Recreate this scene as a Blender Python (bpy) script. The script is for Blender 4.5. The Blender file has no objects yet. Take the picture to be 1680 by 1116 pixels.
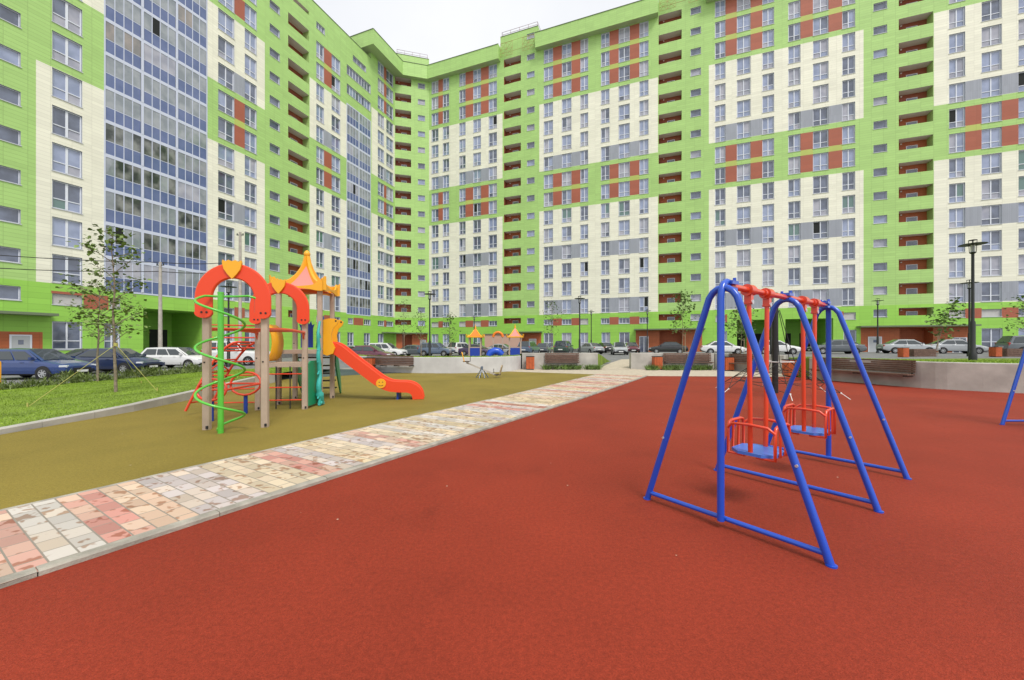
import bpy, bmesh, math, random
from mathutils import Vector, Matrix
R = math.radians
random.seed(7)
scene = bpy.context.scene
COL = scene.collection
# ------------------------------------------------------------------ camera, sky, sun, exposure
EYE = 1.55
F = 631.5; CX = 840.0; HY = 564.7          # focal length / principal column / horizon row, on a 1680 px wide frame
cam = bpy.data.cameras.new("camera"); camo = bpy.data.objects.new("camera", cam); COL.objects.link(camo)
camo.location = (0, 0, EYE); camo.rotation_euler = (R(90), 0, 0)
cam.sensor_width = 36; cam.lens = 36*F/1680; cam.clip_start = .05; cam.clip_end = 2000
cam.shift_y = (HY-558)/1680
scene.camera = camo
W = bpy.data.worlds.new("World"); scene.world = W; W.use_nodes = True
nt = W.node_tree; nt.nodes.clear()
out = nt.nodes.new('ShaderNodeOutputWorld'); bg = nt.nodes.new('ShaderNodeBackground')
sky = nt.nodes.new('ShaderNodeTexSky'); sky.sky_type = 'NISHITA'; sky.sun_disc = False
SUN_EL, SUN_AZ = 55, 153                  # azimuth measured from +Y towards +X
sky.sun_elevation = R(SUN_EL); sky.sun_rotation = R(SUN_AZ); sky.air_density = 1.0; sky.dust_density = 4.0; sky.ozone_density = .6
hs = nt.nodes.new('ShaderNodeHueSaturation'); hs.inputs['Saturation'].default_value = .12; hs.inputs['Value'].default_value = 1.0
# an overcast layer: soft grey-white cloud laid over the clear sky
tc = nt.nodes.new('ShaderNodeTexCoord'); nz = nt.nodes.new('ShaderNodeTexNoise'); nz.inputs['Scale'].default_value = 2.2; nz.inputs['Detail'].default_value = 6
rp = nt.nodes.new('ShaderNodeValToRGB'); rp.color_ramp.elements[0].position = .3; rp.color_ramp.elements[1].position = .75
rp.color_ramp.elements[0].color = (8.6, 8.9, 9.5, 1); rp.color_ramp.elements[1].color = (10.4, 10.5, 10.7, 1)
mx = nt.nodes.new('ShaderNodeMixRGB'); mx.inputs[0].default_value = .8
bg.inputs['Strength'].default_value = .082
L_ = nt.links.new
L_(tc.outputs['Generated'], nz.inputs['Vector']); L_(nz.outputs['Fac'], rp.inputs['Fac'])
L_(sky.outputs[0], hs.inputs['Color']); L_(hs.outputs[0], mx.inputs[1]); L_(rp.outputs[0], mx.inputs[2])
L_(mx.outputs[0], bg.inputs['Color']); L_(bg.outputs[0], out.inputs[0])
sd = bpy.data.lights.new("sun", 'SUN'); sd.energy = 1.8; sd.angle = R(17); sd.color = (1, .96, .9)
so = bpy.data.objects.new("sun", sd); COL.objects.link(so)
sv = Vector((math.sin(R(SUN_AZ))*math.cos(R(SUN_EL)), math.cos(R(SUN_AZ))*math.cos(R(SUN_EL)), math.sin(R(SUN_EL))))
so.rotation_euler = sv.to_track_quat('Z', 'Y').to_euler()
vs = scene.view_settings
scene.display_settings.display_device = 'sRGB'
vs.view_transform = 'Standard'; vs.look = 'None'; vs.gamma = 1; vs.exposure = .5; vs.use_curve_mapping = False

# ------------------------------------------------------------------ helpers
def at(px, Y, z=None, py=None):            # where a column of the photograph meets depth Y
    X = (px-CX)/F*Y
    if py is not None: z = EYE-(py-HY)/F*Y
    return Vector((X, Y, 0 if z is None else z))
def gnd(px, py, z=0.0):
    Y = F*(EYE-z)/(py-HY)
    return Vector(((px-CX)/F*Y, Y, z))
def zt(X): return max(-.25, min(.55, .1+.0125*X))

class MB:
    def __init__(s): s.v = []; s.f = []; s.m = []; s.uv = []; s.sm = []
    def face(s, pts, m=0, uv=None, smooth=False):
        i = len(s.v); s.v += [tuple(p) for p in pts]; s.f.append(list(range(i, i+len(pts)))); s.m.append(m); s.uv.append(uv); s.sm.append(smooth)
    def mesh(s, vs, fs, m=0, smooth=False):
        i = len(s.v); s.v += [tuple(p) for p in vs]
        for f in fs: s.f.append([i+k for k in f]); s.m.append(m); s.uv.append(None); s.sm.append(smooth)
    def box(s, c, d, m=0, M=None):
        c = Vector(c); hx, hy, hz = d[0]/2, d[1]/2, d[2]/2
        P = [Vector((x, y, z)) for x in (-hx, hx) for y in (-hy, hy) for z in (-hz, hz)]
        if M is not None: P = [M @ p for p in P]
        P = [p+c for p in P]
        s.mesh(P, [(0, 1, 3, 2), (4, 6, 7, 5), (0, 4, 5, 1), (2, 3, 7, 6), (0, 2, 6, 4), (1, 5, 7, 3)], m)
    def bar(s, a, b, w, h, m=0):           # rectangular bar from a to b (w horizontal, h vertical-ish)
        a = Vector(a); b = Vector(b); d = b-a; L = d.length
        q = d.to_track_quat('X', 'Z').to_matrix()
        s.box((a+b)/2, (L, w, h), m, q)
    def tube(s, pts, r, m=0, n=10, closed=False, caps=True):
        pts = [Vector(p) for p in pts]; N = len(pts)
        rr = r if isinstance(r, (list, tuple)) else [r]*N
        T = []
        for i in range(N):
            a = pts[i-1] if (i > 0 or closed) else pts[i]; b = pts[(i+1) % N] if (i < N-1 or closed) else pts[i]
            T.append((b-a).normalized())
        u = T[0].orthogonal().normalized(); vs_ = []; 
        for i in range(N):
            u = (u-T[i]*u.dot(T[i])).normalized(); w = T[i].cross(u)
            for k in range(n):
                a = 2*math.pi*k/n
                vs_.append(pts[i]+(u*math.cos(a)+w*math.sin(a))*rr[i])
        fs = []
        for i in range(N if closed else N-1):
            j = (i+1) % N
            for k in range(n): fs.append((i*n+k, i*n+(k+1) % n, j*n+(k+1) % n, j*n+k))
        s.mesh(vs_, fs, m, True)
        if caps and not closed:
            s.face([vs_[k] for k in range(n)][::-1], m); s.face([vs_[(N-1)*n+k] for k in range(n)], m)
    def prism(s, poly, O, U, V, t, m=0, m2=None):   # extrude a 2-D outline (in plane O,U,V) by +-t/2 along its normal
        O = Vector(O); U = Vector(U).normalized(); V = Vector(V).normalized(); Nn = U.cross(V).normalized()
        A = [O+U*p[0]+V*p[1]+Nn*t/2 for p in poly]; B = [O+U*p[0]+V*p[1]-Nn*t/2 for p in poly]
        s.face(A, m); s.face(B[::-1], m)
        k = len(poly)
        for i in range(k):
            j = (i+1) % k; s.face([A[j], A[i], B[i], B[j]], m if m2 is None else m2)
    def disc(s, c, nrm, r, t, m=0, n=20):
        c = Vector(c); nrm = Vector(nrm).normalized()
        s.tube([c-nrm*t/2, c+nrm*t/2], r, m, n)
    def lathe(s, c, prof, m=0, n=16, cap=True):     # prof = [(r,z)...]
        vs_ = []; c = Vector(c)
        for r, z in prof:
            for k in range(n):
                a = 2*math.pi*k/n; vs_.append(c+Vector((r*math.cos(a), r*math.sin(a), z)))
        fs = []
        for i in range(len(prof)-1):
            for k in range(n): fs.append((i*n+k, i*n+(k+1) % n, (i+1)*n+(k+1) % n, (i+1)*n+k))
        s.mesh(vs_, fs, m, True)
        if cap:
            s.face([vs_[k] for k in range(n)][::-1], m); s.face([vs_[(len(prof)-1)*n+k] for k in range(n)], m)
    def build(s, name, mats, parent=None, bevel=0, sharp=None):
        me = bpy.data.meshes.new(name); me.from_pydata(s.v, [], s.f)
        for x in (mats if isinstance(mats, (list, tuple)) else [mats]): me.materials.append(x)
        me.polygons.foreach_set('material_index', s.m)
        me.polygons.foreach_set('use_smooth', s.sm)
        if any(u is not None for u in s.uv):
            ul = me.uv_layers.new(name='UVMap'); 
            for p, u in zip(me.polygons, s.uv):
                if u is not None:
                    for li, q in zip(p.loop_indices, u): ul.data[li].uv = q
        me.update()
        o = bpy.data.objects.new(name, me); COL.objects.link(o)
        if parent is not None:
            o.parent = parent
            o.matrix_parent_inverse = Matrix.Translation(-parent.location) if parent.type == 'EMPTY' and not parent.get('local') else Matrix()
        if bevel:
            b = o.modifiers.new('bevel', 'BEVEL'); b.width = bevel; b.segments = 2; b.limit_method = 'ANGLE'
        return o
def tag(o, label=None, cat=None, group=None, kind=None):
    if label: o['label'] = label
    if cat: o['category'] = cat
    if group: o['group'] = group
    if kind: o['kind'] = kind
    return o
def empty(name, loc=(0, 0, 0), label=None, cat=None, group=None, local=False, rz=0):
    o = bpy.data.objects.new(name, None); COL.objects.link(o); o.location = loc; o.rotation_euler = (0, 0, rz); o.empty_display_size = .3
    if local: o['local'] = 1               # parts are modelled round the origin
    return tag(o, label, cat, group)
def copy_tree(o, parent=None):
    c = o.copy(); COL.objects.link(c)
    if parent is not None: c.parent = parent
    for ch in list(o.children): copy_tree(ch, c)
    return c

# ------------------------------------------------------------------ materials
def mat(name, col, rough=.6, spec=.4, metal=0, noise=0, nscale=8, col2=None, bump=0, bscale=40, coat=0, uv=False, ndetail=4):
    m = bpy.data.materials.new(name); m.use_nodes = True; t = m.node_tree; b = t.nodes['Principled BSDF']
    b.inputs['Base Color'].default_value = (*col, 1); b.inputs['Roughness'].default_value = rough
    b.inputs['Specular IOR Level'].default_value = spec; b.inputs['Metallic'].default_value = metal
    if coat: b.inputs['Coat Weight'].default_value = coat; b.inputs['Coat Roughness'].default_value = .08
    if noise or bump:
        c = t.nodes.new('ShaderNodeTexCoord')
    if noise:
        n = t.nodes.new('ShaderNodeTexNoise'); n.inputs['Scale'].default_value = nscale; n.inputs['Detail'].default_value = ndetail
        r = t.nodes.new('ShaderNodeValToRGB'); c2 = col2 or tuple(x*(1-noise) for x in col); c1 = tuple(min(1, x*(1+noise*.5)) for x in col)
        r.color_ramp.elements[0].position = .35; r.color_ramp.elements[1].position = .68
        r.color_ramp.elements[0].color = (*c2, 1); r.color_ramp.elements[1].color = (*c1, 1)
        t.links.new(c.outputs['Object'], n.inputs['Vector']); t.links.new(n.outputs['Fac'], r.inputs['Fac']); t.links.new(r.outputs[0], b.inputs['Base Color'])
    if bump:
        n2 = t.nodes.new('ShaderNodeTexNoise'); n2.inputs['Scale'].default_value = bscale; n2.inputs['Detail'].default_value = 3
        bp = t.nodes.new('ShaderNodeBump'); bp.inputs['Strength'].default_value = bump; bp.inputs['Distance'].default_value = .01
        t.links.new(c.outputs['Object'], n2.inputs['Vector']); t.links.new(n2.outputs['Fac'], bp.inputs['Height']); t.links.new(bp.outputs[0], b.inputs['Normal'])
    return m
def node(t, typ, **kw):
    n = t.nodes.new(typ)
    for k, v in kw.items():
        if k in n.inputs: n.inputs[k].default_value = v
        else: setattr(n, k, v)
    return n
def clad(name, col, bw=1.2, rh=.3, dark=.78, var=.05):    # facade cassette panels: joints and slight panel-to-panel tone
    m = bpy.data.materials.new(name); m.use_nodes = True; t = m.node_tree; b = t.nodes['Principled BSDF']
    b.inputs['Roughness'].default_value = .5; b.inputs['Specular IOR Level'].default_value = .35
    u = node(t, 'ShaderNodeUVMap'); u.uv_map = 'UVMap'
    br = node(t, 'ShaderNodeTexBrick'); br.offset = 0.0; br.squash = 1
    for k, v in (('Scale', 1), ('Mortar Size', .012), ('Mortar Smooth', .3), ('Brick Width', bw), ('Row Height', rh)): br.inputs[k].default_value = v
    br.inputs['Color1'].default_value = (*[c*(1+var) for c in col], 1); br.inputs['Color2'].default_value = (*[c*(1-var) for c in col], 1)
    br.inputs['Mortar'].default_value = (*[c*dark for c in col], 1); br.inputs['Bias'].default_value = 0
    n = node(t, 'ShaderNodeTexNoise', Scale=.35, Detail=5)
    mp = node(t, 'ShaderNodeMapRange'); mp.inputs['To Min'].default_value = .88; mp.inputs['To Max'].default_value = 1.1
    mm = node(t, 'ShaderNodeMixRGB', blend_type='MULTIPLY'); mm.inputs[0].default_value = 1
    t.links.new(u.outputs[0], br.inputs['Vector']); t.links.new(u.outputs[0], n.inputs['Vector']); t.links.new(n.outputs['Fac'], mp.inputs['Value'])
    t.links.new(br.outputs['Color'], mm.inputs[1]); t.links.new(mp.outputs[0], mm.inputs[2]); t.links.new(mm.outputs[0], b.inputs['Base Color'])
    bp = node(t, 'ShaderNodeBump', Strength=.4, Distance=.02, invert=True); t.links.new(br.outputs['Fac'], bp.inputs['Height']); t.links.new(bp.outputs[0], b.inputs['Normal'])
    return m
def glass(name, col, rough=.04, ior=1.9, col2=None):
    m = bpy.data.materials.new(name); m.use_nodes = True; t = m.node_tree; b = t.nodes['Principled BSDF']
    b.inputs['Roughness'].default_value = rough; b.inputs['IOR'].default_value = ior; b.inputs['Base Color'].default_value = (*col, 1)
    if col2:
        g = node(t, 'ShaderNodeNewGeometry'); n = node(t, 'ShaderNodeTexNoise', Scale=.9, Detail=3); r = node(t, 'ShaderNodeValToRGB')
        r.color_ramp.elements[0].position = .38; r.color_ramp.elements[1].position = .62
        r.color_ramp.elements[0].color = (*col, 1); r.color_ramp.elements[1].color = (*col2, 1)
        t.links.new(g.outputs['Position'], n.inputs['Vector']); t.links.new(n.outputs['Fac'], r.inputs['Fac']); t.links.new(r.outputs[0], b.inputs['Base Color'])
    return m
M = {}
M['green'] = clad('green_cladding', (.40, .62, .20), 1.2, .3, .70)
M['green_low'] = clad('bright_green_cladding', (.31, .60, .095), 1.2, .45)
M['cream'] = clad('cream_cladding', (.83, .815, .675), 1.2, .3, .80)
M['red'] = clad('terracotta_panel', (.38, .115, .068), 5, .6, .85)
M['gray'] = clad('grey_panel', (.34, .36, .41), .15, 6, .8)
M['ochre'] = clad('ochre_strip', (.46, .52, .13), 5, 5)
M['orange'] = clad('orange_brick', (.46, .13, .05), .5, .25, .75)
M['soffit'] = mat('soffit_paint', (.42, .52, .28), .7)
M['plinth'] = mat('stone_plinth', (.16, .155, .15), .8, noise=.3)
M['frame'] = mat('white_window_frame', (.72, .75, .82), .4)
M['sill'] = mat('metal_sill', (.55, .57, .60), .35)
M['reveal'] = mat('window_reveal', (.46, .49, .55), .5)
M['g1'] = glass('dark_window_glass', (.085, .10, .145), ior=1.85, col2=(.145, .17, .245))
M['g2'] = glass('sky_reflection_window_glass', (.205, .25, .385), ior=2.0, col2=(.29, .34, .50))  # blue of the reflected sky put into the pane colour
M['g3'] = glass('curtained_window_glass', (.32, .33, .40), .1, 1.5, col2=(.44, .44, .50))
M['g4'] = glass('green_reflection_window_glass', (.10, .19, .17))  # reflected greenery put into the pane colour, clear glass otherwise
M['gb'] = glass('blue_spandrel_glass', (.10, .14, .285), .12, 1.6, col2=(.13, .17, .33))
M['gl'] = glass('balcony_glass', (.21, .24, .265), .05, 1.8, col2=(.33, .355, .38))
M['gl2'] = glass('shaded_balcony_glass', (.045, .055, .05), .05, 1.55, col2=(.24, .25, .235))  # darker copy of the balcony glass, lower storeys' shade put into its colour
M['gd'] = glass('open_pane_shade', (.02, .022, .02), .3, 1.3)  # near-black face stands for the unlit room behind an open pane
M['gp'] = glass('balcony_curtain_glass', (.34, .30, .275), .1, 1.6, col2=(.22, .215, .21))
M['gt'] = glass('turquoise_balcony_glass', (.14, .32, .28), .06, 1.6)
M['lfr'] = mat('balcony_frame', (.58, .62, .74), .4)
M['ceil'] = mat('balcony_ceiling', (.74, .70, .65), .8)
M['lback'] = clad('balcony_back_wall', (.34, .10, .055), .6, .3, .8)
M['lamp_w'] = mat('white_plastic', (.8, .8, .78), .4)
M['vent'] = mat('grey_vent_panel', (.50, .49, .475), .6, noise=.1, nscale=2)
M['door'] = mat('grey_door_paint', (.50, .52, .53), .4)
M['dark'] = mat('recess_shade_paint', (.03, .032, .03), .8)  # near-black paint for the shade deep inside the passages
M['canopy'] = mat('canopy_metal', (.16, .20, .12), .5)
M['rail'] = mat('rail_metal', (.35, .25, .27), .5)
M['cradle'] = mat('yellow_lattice_paint', (.42, .38, .13), .5)
M['roof'] = mat('roof_felt', (.12, .12, .12), .9)

def rubber(name, c1, c2, sc=120, spec=.18):
    m = bpy.data.materials.new(name); m.use_nodes = True; t = m.node_tree; b = t.nodes['Principled BSDF']
    b.inputs['Roughness'].default_value = .72; b.inputs['Specular IOR Level'].default_value = spec
    c = node(t, 'ShaderNodeTexCoord')
    n1 = node(t, 'ShaderNodeTexNoise', Scale=sc, Detail=2, Roughness=.7); n2 = node(t, 'ShaderNodeTexNoise', Scale=.45, Detail=6, Roughness=.6); n3 = node(t, 'ShaderNodeTexVoronoi', Scale=sc*1.3)
    r1 = node(t, 'ShaderNodeValToRGB'); r1.color_ramp.elements[0].position = .3; r1.color_ramp.elements[1].position = .72
    r1.color_ramp.elements[0].color = (*c2, 1); r1.color_ramp.elements[1].color = (*c1, 1)
    mp = node(t, 'ShaderNodeMapRange'); mp.inputs['From Min'].default_value = .3; mp.inputs['From Max'].default_value = .7; mp.inputs['To Min'].default_value = .82; mp.inputs['To Max'].default_value = 1.12
    mm = node(t, 'ShaderNodeMixRGB', blend_type='MULTIPLY'); mm.inputs[0].default_value = 1
    # stray pale specks
    v = node(t, 'ShaderNodeTexVoronoi', Scale=2.2); sp = node(t, 'ShaderNodeMath', operation='LESS_THAN'); sp.inputs[1].default_value = .022
    m2 = node(t, 'ShaderNodeMixRGB'); m2.inputs[2].default_value = (.45, .36, .28, 1)
    lk = t.links.new
    for k in (n1, n2, n3, v): lk(c.outputs['Object'], k.inputs['Vector'])
    lk(n1.outputs['Fac'], r1.inputs['Fac']); lk(n2.outputs['Fac'], mp.inputs['Value']); lk(r1.outputs[0], mm.inputs[1]); lk(mp.outputs[0], mm.inputs[2])
    lk(v.outputs['Distance'], sp.inputs[0]); lk(sp.outputs[0], m2.inputs[0]); lk(mm.outputs[0], m2.inputs[1]); 
    n4 = node(t, 'ShaderNodeTexNoise', Scale=sc*.28, Detail=3, Roughness=.75); lk(c.outputs['Object'], n4.inputs['Vector'])
    q4 = node(t, 'ShaderNodeMapRange'); q4.inputs['From Min'].default_value = .3; q4.inputs['From Max'].default_value = .7; q4.inputs['To Min'].default_value = .80; q4.inputs['To Max'].default_value = 1.17; lk(n4.outputs['Fac'], q4.inputs['Value'])
    # dried puddle edges and scuffs
    n5 = node(t, 'ShaderNodeTexNoise', Scale=.9, Detail=8, Roughness=.72, Distortion=1.2); lk(c.outputs['Object'], n5.inputs['Vector'])
    q5 = node(t, 'ShaderNodeMapRange'); q5.inputs['From Min'].default_value = .56; q5.inputs['From Max'].default_value = .74; q5.inputs['To Min'].default_value = 1; q5.inputs['To Max'].default_value = .84; lk(n5.outputs['Fac'], q5.inputs['Value'])
    m4 = node(t, 'ShaderNodeMixRGB', blend_type='MULTIPLY'); m4.inputs[0].default_value = 1; m5 = node(t, 'ShaderNodeMixRGB', blend_type='MULTIPLY'); m5.inputs[0].default_value = 1
    lk(m2.outputs[0], m4.inputs[1]); lk(q4.outputs[0], m4.inputs[2]); lk(m4.outputs[0], m5.inputs[1]); lk(q5.outputs[0], m5.inputs[2]); lk(m5.outputs[0], b.inputs['Base Color'])
    bp = node(t, 'ShaderNodeBump', Strength=.5, Distance=.004); lk(n3.outputs['Distance'], bp.inputs['Height']); lk(bp.outputs[0], b.inputs['Normal'])
    return m
M['red_rubber'] = rubber('red_rubber_granules', (.325, .043, .019), (.20, .025, .012))
M['olive_rubber'] = rubber('olive_rubber_granules', (.275, .212, .042), (.19, .142, .028))
M['teal_rubber'] = rubber('teal_rubber_granules', (.085, .115, .11), (.06, .085, .08))
M['asphalt'] = mat('asphalt', (.20, .20, .20), .9, noise=.25, nscale=3, bump=.3, bscale=90)
M['earth'] = mat('bare_ground', (.30, .285, .24), .95, noise=.3, nscale=.3)
M['pave'] = mat('beige_paving', (.50, .43, .33), .8, noise=.18, nscale=5, bump=.2)
M['conc'] = mat('board_marked_concrete', (.44, .42, .38), .85, noise=.22, nscale=1.6, bump=.3, bscale=25, ndetail=8)
M['concw'] = mat('pale_concrete', (.55, .545, .54), .8, noise=.13, nscale=1.3, bump=.2, bscale=25, ndetail=8)
M['kerb'] = mat('kerb_stone', (.36, .335, .28), .85, noise=.28, nscale=6, bump=.5, bscale=60, ndetail=8)
M['lawn'] = mat('lawn_soil_and_grass', (.17, .25, .025), .9, noise=.4, nscale=1.2, col2=(.12, .18, .02), bump=.8, bscale=70, ndetail=8)
M['blade'] = mat('grass_blade', (.24, .36, .030), .6, noise=.35, nscale=.9)
M['weed'] = mat('weed_leaf', (.15, .20, .05), .7, noise=.45, nscale=2)
M['wood'] = mat('brown_slat_wood', (.155, .09, .065), .6, noise=.3, nscale=9)
M['binor'] = mat('orange_slat', (.50, .11, .035), .55, noise=.2, nscale=6)
M['blue'] = mat('blue_enamel', (.008, .075, .52), .28, .5, coat=.4)
M['bluelt'] = mat('blue_plastic_seat', (.06, .17, .60), .38, .5)
M['redp'] = mat('red_enamel', (.70, .058, .018), .3, .5, coat=.3)
M['redpl'] = mat('red_plastic', (.76, .060, .014), .35, .5)
M['yel'] = mat('yellow_plastic', (.83, .40, .018), .38, .5)
M['oran'] = mat('orange_plastic', (.78, .20, .02), .4)
M['pink'] = mat('pink_roof_plastic', (.70, .24, .20), .45)
M['beige'] = mat('beige_post_laminate', (.46, .36, .28), .55, noise=.12, nscale=3)
M['lime'] = mat('lime_green_enamel', (.10, .50, .05), .3, .5, coat=.3)
M['grn'] = mat('green_plastic', (.015, .26, .115), .4)
M['teal'] = mat('teal_plastic', (.05, .42, .38), .4)
M['nav'] = mat('navy_panel', (.015, .05, .32), .4)
M['brn'] = mat('dark_brown_tread', (.06, .04, .03), .7)
M['blk'] = mat('black_metal', (.018, .02, .02), .45)
M['blkw'] = mat('dark_rope', (.03, .03, .03), .8)
M['chrome'] = mat('zinc_metal', (.62, .63, .65), .3, metal=.6)
M['bark'] = mat('sapling_bark', (.25, .20, .145), .9, noise=.35, nscale=14, bump=.5)
M['leaf'] = mat('maple_leaf', (.15, .22, .05), .55, noise=.5, nscale=2.5)
M['leaf2'] = mat('linden_leaf', (.14, .23, .05), .55, noise=.45, nscale=2.5)
M['stake'] = mat('raw_stake_wood', (.42, .33, .22), .8, noise=.2)
M['pole'] = mat('pale_weathered_pole', (.46, .42, .37), .85, noise=.2, nscale=4)
M['guy'] = mat('yellow_guy_cord', (.45, .42, .12), .7)
M['tyre'] = mat('tyre_rubber', (.018, .018, .018), .85)
M['rim'] = mat('alloy_rim', (.48, .49, .50), .35, metal=.5)
M['cglass'] = glass('car_glass', (.035, .045, .05), .03, 1.7)
M['trim'] = mat('black_car_trim', (.022, .022, .024), .6)
M['hl'] = glass('headlamp_lens', (.55, .57, .58), .08, 1.6)
M['tl'] = glass('tail_lamp_lens', (.35, .015, .012), .1, 1.6)
M['plate'] = mat('number_plate', (.75, .75, .73), .5)
def paint(name, c): return mat(name, c, .32, .5, coat=1)
M['p_blue'] = paint('blue_car_paint', (.012, .040, .165)); M['p_navy'] = paint('navy_car_paint', (.010, .022, .075)); M['p_white'] = paint('white_car_paint', (.72, .72, .72))
M['p_black'] = paint('black_car_paint', (.012, .013, .015)); M['p_silver'] = paint('silver_car_paint', (.38, .40, .42)); M['p_maroon'] = paint('maroon_car_paint', (.12, .02, .045))
M['p_grey'] = paint('grey_car_paint', (.10, .115, .13)); M['p_green'] = paint('dark_green_car_paint', (.02, .05, .04)); M['p_purple'] = paint('purple_car_paint', (.07, .045, .11)); M['p_steel'] = paint('steel_blue_car_paint', (.10, .14, .21))

# ------------------------------------------------------------------ paved path material (rows of cut stone, tone changes row by row)
def paver_mat():
    m = bpy.data.materials.new('coloured_pavers'); m.use_nodes = True; t = m.node_tree; b = t.nodes['Principled BSDF']; lk = t.links.new
    b.inputs['Roughness'].default_value = .78; b.inputs['Specular IOR Level'].default_value = .3
    u = node(t, 'ShaderNodeUVMap'); u.uv_map = 'UVMap'          # x = across the path, y = along it, metres
    br = node(t, 'ShaderNodeTexBrick'); br.offset = .5; br.squash = 1
    for k, v in (('Scale', 1), ('Mortar Size', .006), ('Mortar Smooth', .2), ('Brick Width', .235), ('Row Height', .145)): br.inputs[k].default_value = v
    lk(u.outputs[0], br.inputs['Vector']); br.inputs['Color1'].default_value = (0, 0, 0, 1); br.inputs['Color2'].default_value = (1, 1, 1, 1); br.inputs['Mortar'].default_value = (.5, .5, .5, 1)
    sx = node(t, 'ShaderNodeSeparateXYZ'); lk(u.outputs[0], sx.inputs[0])
    d = node(t, 'ShaderNodeMath', operation='DIVIDE'); d.inputs[1].default_value = .29; fl = node(t, 'ShaderNodeMath', operation='FLOOR')
    lk(sx.outputs['Y'], d.inputs[0]); lk(d.outputs[0], fl.inputs[0])
    wn = node(t, 'ShaderNodeTexWhiteNoise', noise_dimensions='1D'); of = node(t, 'ShaderNodeMath', operation='ADD'); of.inputs[1].default_value = 71; lk(fl.outputs[0], of.inputs[0]); lk(of.outputs[0], wn.inputs['W'])
    r = node(t, 'ShaderNodeValToRGB'); r.color_ramp.interpolation = 'CONSTANT'; e = r.color_ramp.elements
    cols = [(0, (.56, .45, .29)), (.17, (.52, .25, .205)), (.32, (.54, .50, .45)), (.47, (.58, .48, .34)), (.60, (.54, .31, .25)), (.70, (.50, .44, .42)), (.80, (.57, .40, .29)), (.91, (.43, .18, .13))]
    e[0].position = 0; e[0].color = (*cols[0][1], 1); e[1].position = cols[1][0]; e[1].color = (*cols[1][1], 1)
    for p, c in cols[2:]:
        q = e.new(p); q.color = (*c, 1)
    lk(wn.outputs['Value'], r.inputs['Fac'])
    # paver-to-paver tone
    mp = node(t, 'ShaderNodeMapRange'); mp.inputs['To Min'].default_value = .76; mp.inputs['To Max'].default_value = 1.14; lk(br.outputs['Color'], mp.inputs['Value'])
    m1 = node(t, 'ShaderNodeMixRGB', blend_type='MULTIPLY'); m1.inputs[0].default_value = 1; 
    hb_ = node(t, 'ShaderNodeMixRGB'); hb_.inputs[2].default_value = (.60, .48, .355, 1)      # some stones of each row are plain cream
    hm = node(t, 'ShaderNodeMath', operation='FRACT'); h0 = node(t, 'ShaderNodeMath', operation='MULTIPLY'); h0.inputs[1].default_value = 17.3; lk(br.outputs['Color'], h0.inputs[0]); lk(h0.outputs[0], hm.inputs[0])
    h1 = node(t, 'ShaderNodeMapRange'); h1.inputs['From Min'].default_value = .45; h1.inputs['To Max'].default_value = .75; lk(hm.outputs[0], h1.inputs['Value']); lk(h1.outputs[0], hb_.inputs[0]); lk(r.outputs[0], hb_.inputs[1])
    lk(hb_.outputs[0], m1.inputs[1]); lk(mp.outputs[0], m1.inputs[2])
    # pale wear film with patches rubbed down to the dark stone
    n = node(t, 'ShaderNodeTexNoise', noise_dimensions='4D', Scale=1, Detail=2, Roughness=.45, Distortion=.25)
    mw = node(t, 'ShaderNodeMapping'); mw.inputs['Scale'].default_value = (7.5, 10.0, 1); lk(u.outputs[0], mw.inputs[0]); lk(mw.outputs[0], n.inputs['Vector'])
    ms = node(t, 'ShaderNodeMath', operation='MULTIPLY'); ms.inputs[1].default_value = 43.0; lk(br.outputs['Color'], ms.inputs[0]); lk(ms.outputs[0], n.inputs['W'])
    nb = node(t, 'ShaderNodeTexNoise', Scale=1.1, Detail=2); lk(u.outputs[0], nb.inputs['Vector'])
    ad = node(t, 'ShaderNodeMath', operation='MULTIPLY_ADD'); ad.inputs[1].default_value = .30; lk(nb.outputs['Fac'], ad.inputs[0]); lk(n.outputs['Fac'], ad.inputs[2])
    rw = node(t, 'ShaderNodeValToRGB'); rw.color_ramp.elements[0].position = .725; rw.color_ramp.elements[1].position = .775
    lk(ad.outputs[0], rw.inputs['Fac'])
    dk = node(t, 'ShaderNodeMixRGB', blend_type='MULTIPLY'); dk.inputs[0].default_value = 1; dk.inputs[2].default_value = (.62, .48, .40, 1); lk(m1.outputs[0], dk.inputs[1])
    m2 = node(t, 'ShaderNodeMixRGB'); lk(rw.outputs[0], m2.inputs[0]); lk(m1.outputs[0], m2.inputs[1]); lk(dk.outputs[0], m2.inputs[2])
    m3 = node(t, 'ShaderNodeMixRGB'); m3.inputs[2].default_value = (.26, .23, .19, 1); lk(br.outputs['Fac'], m3.inputs[0]); lk(m2.outputs[0], m3.inputs[1]); lk(m3.outputs[0], b.inputs['Base Color'])
    bp = node(t, 'ShaderNodeBump', Strength=.5, Distance=.008, invert=True); lk(br.outputs['Fac'], bp.inputs['Height']); lk(bp.outputs[0], b.inputs['Normal'])
    return m
M['paver'] = paver_mat()

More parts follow.
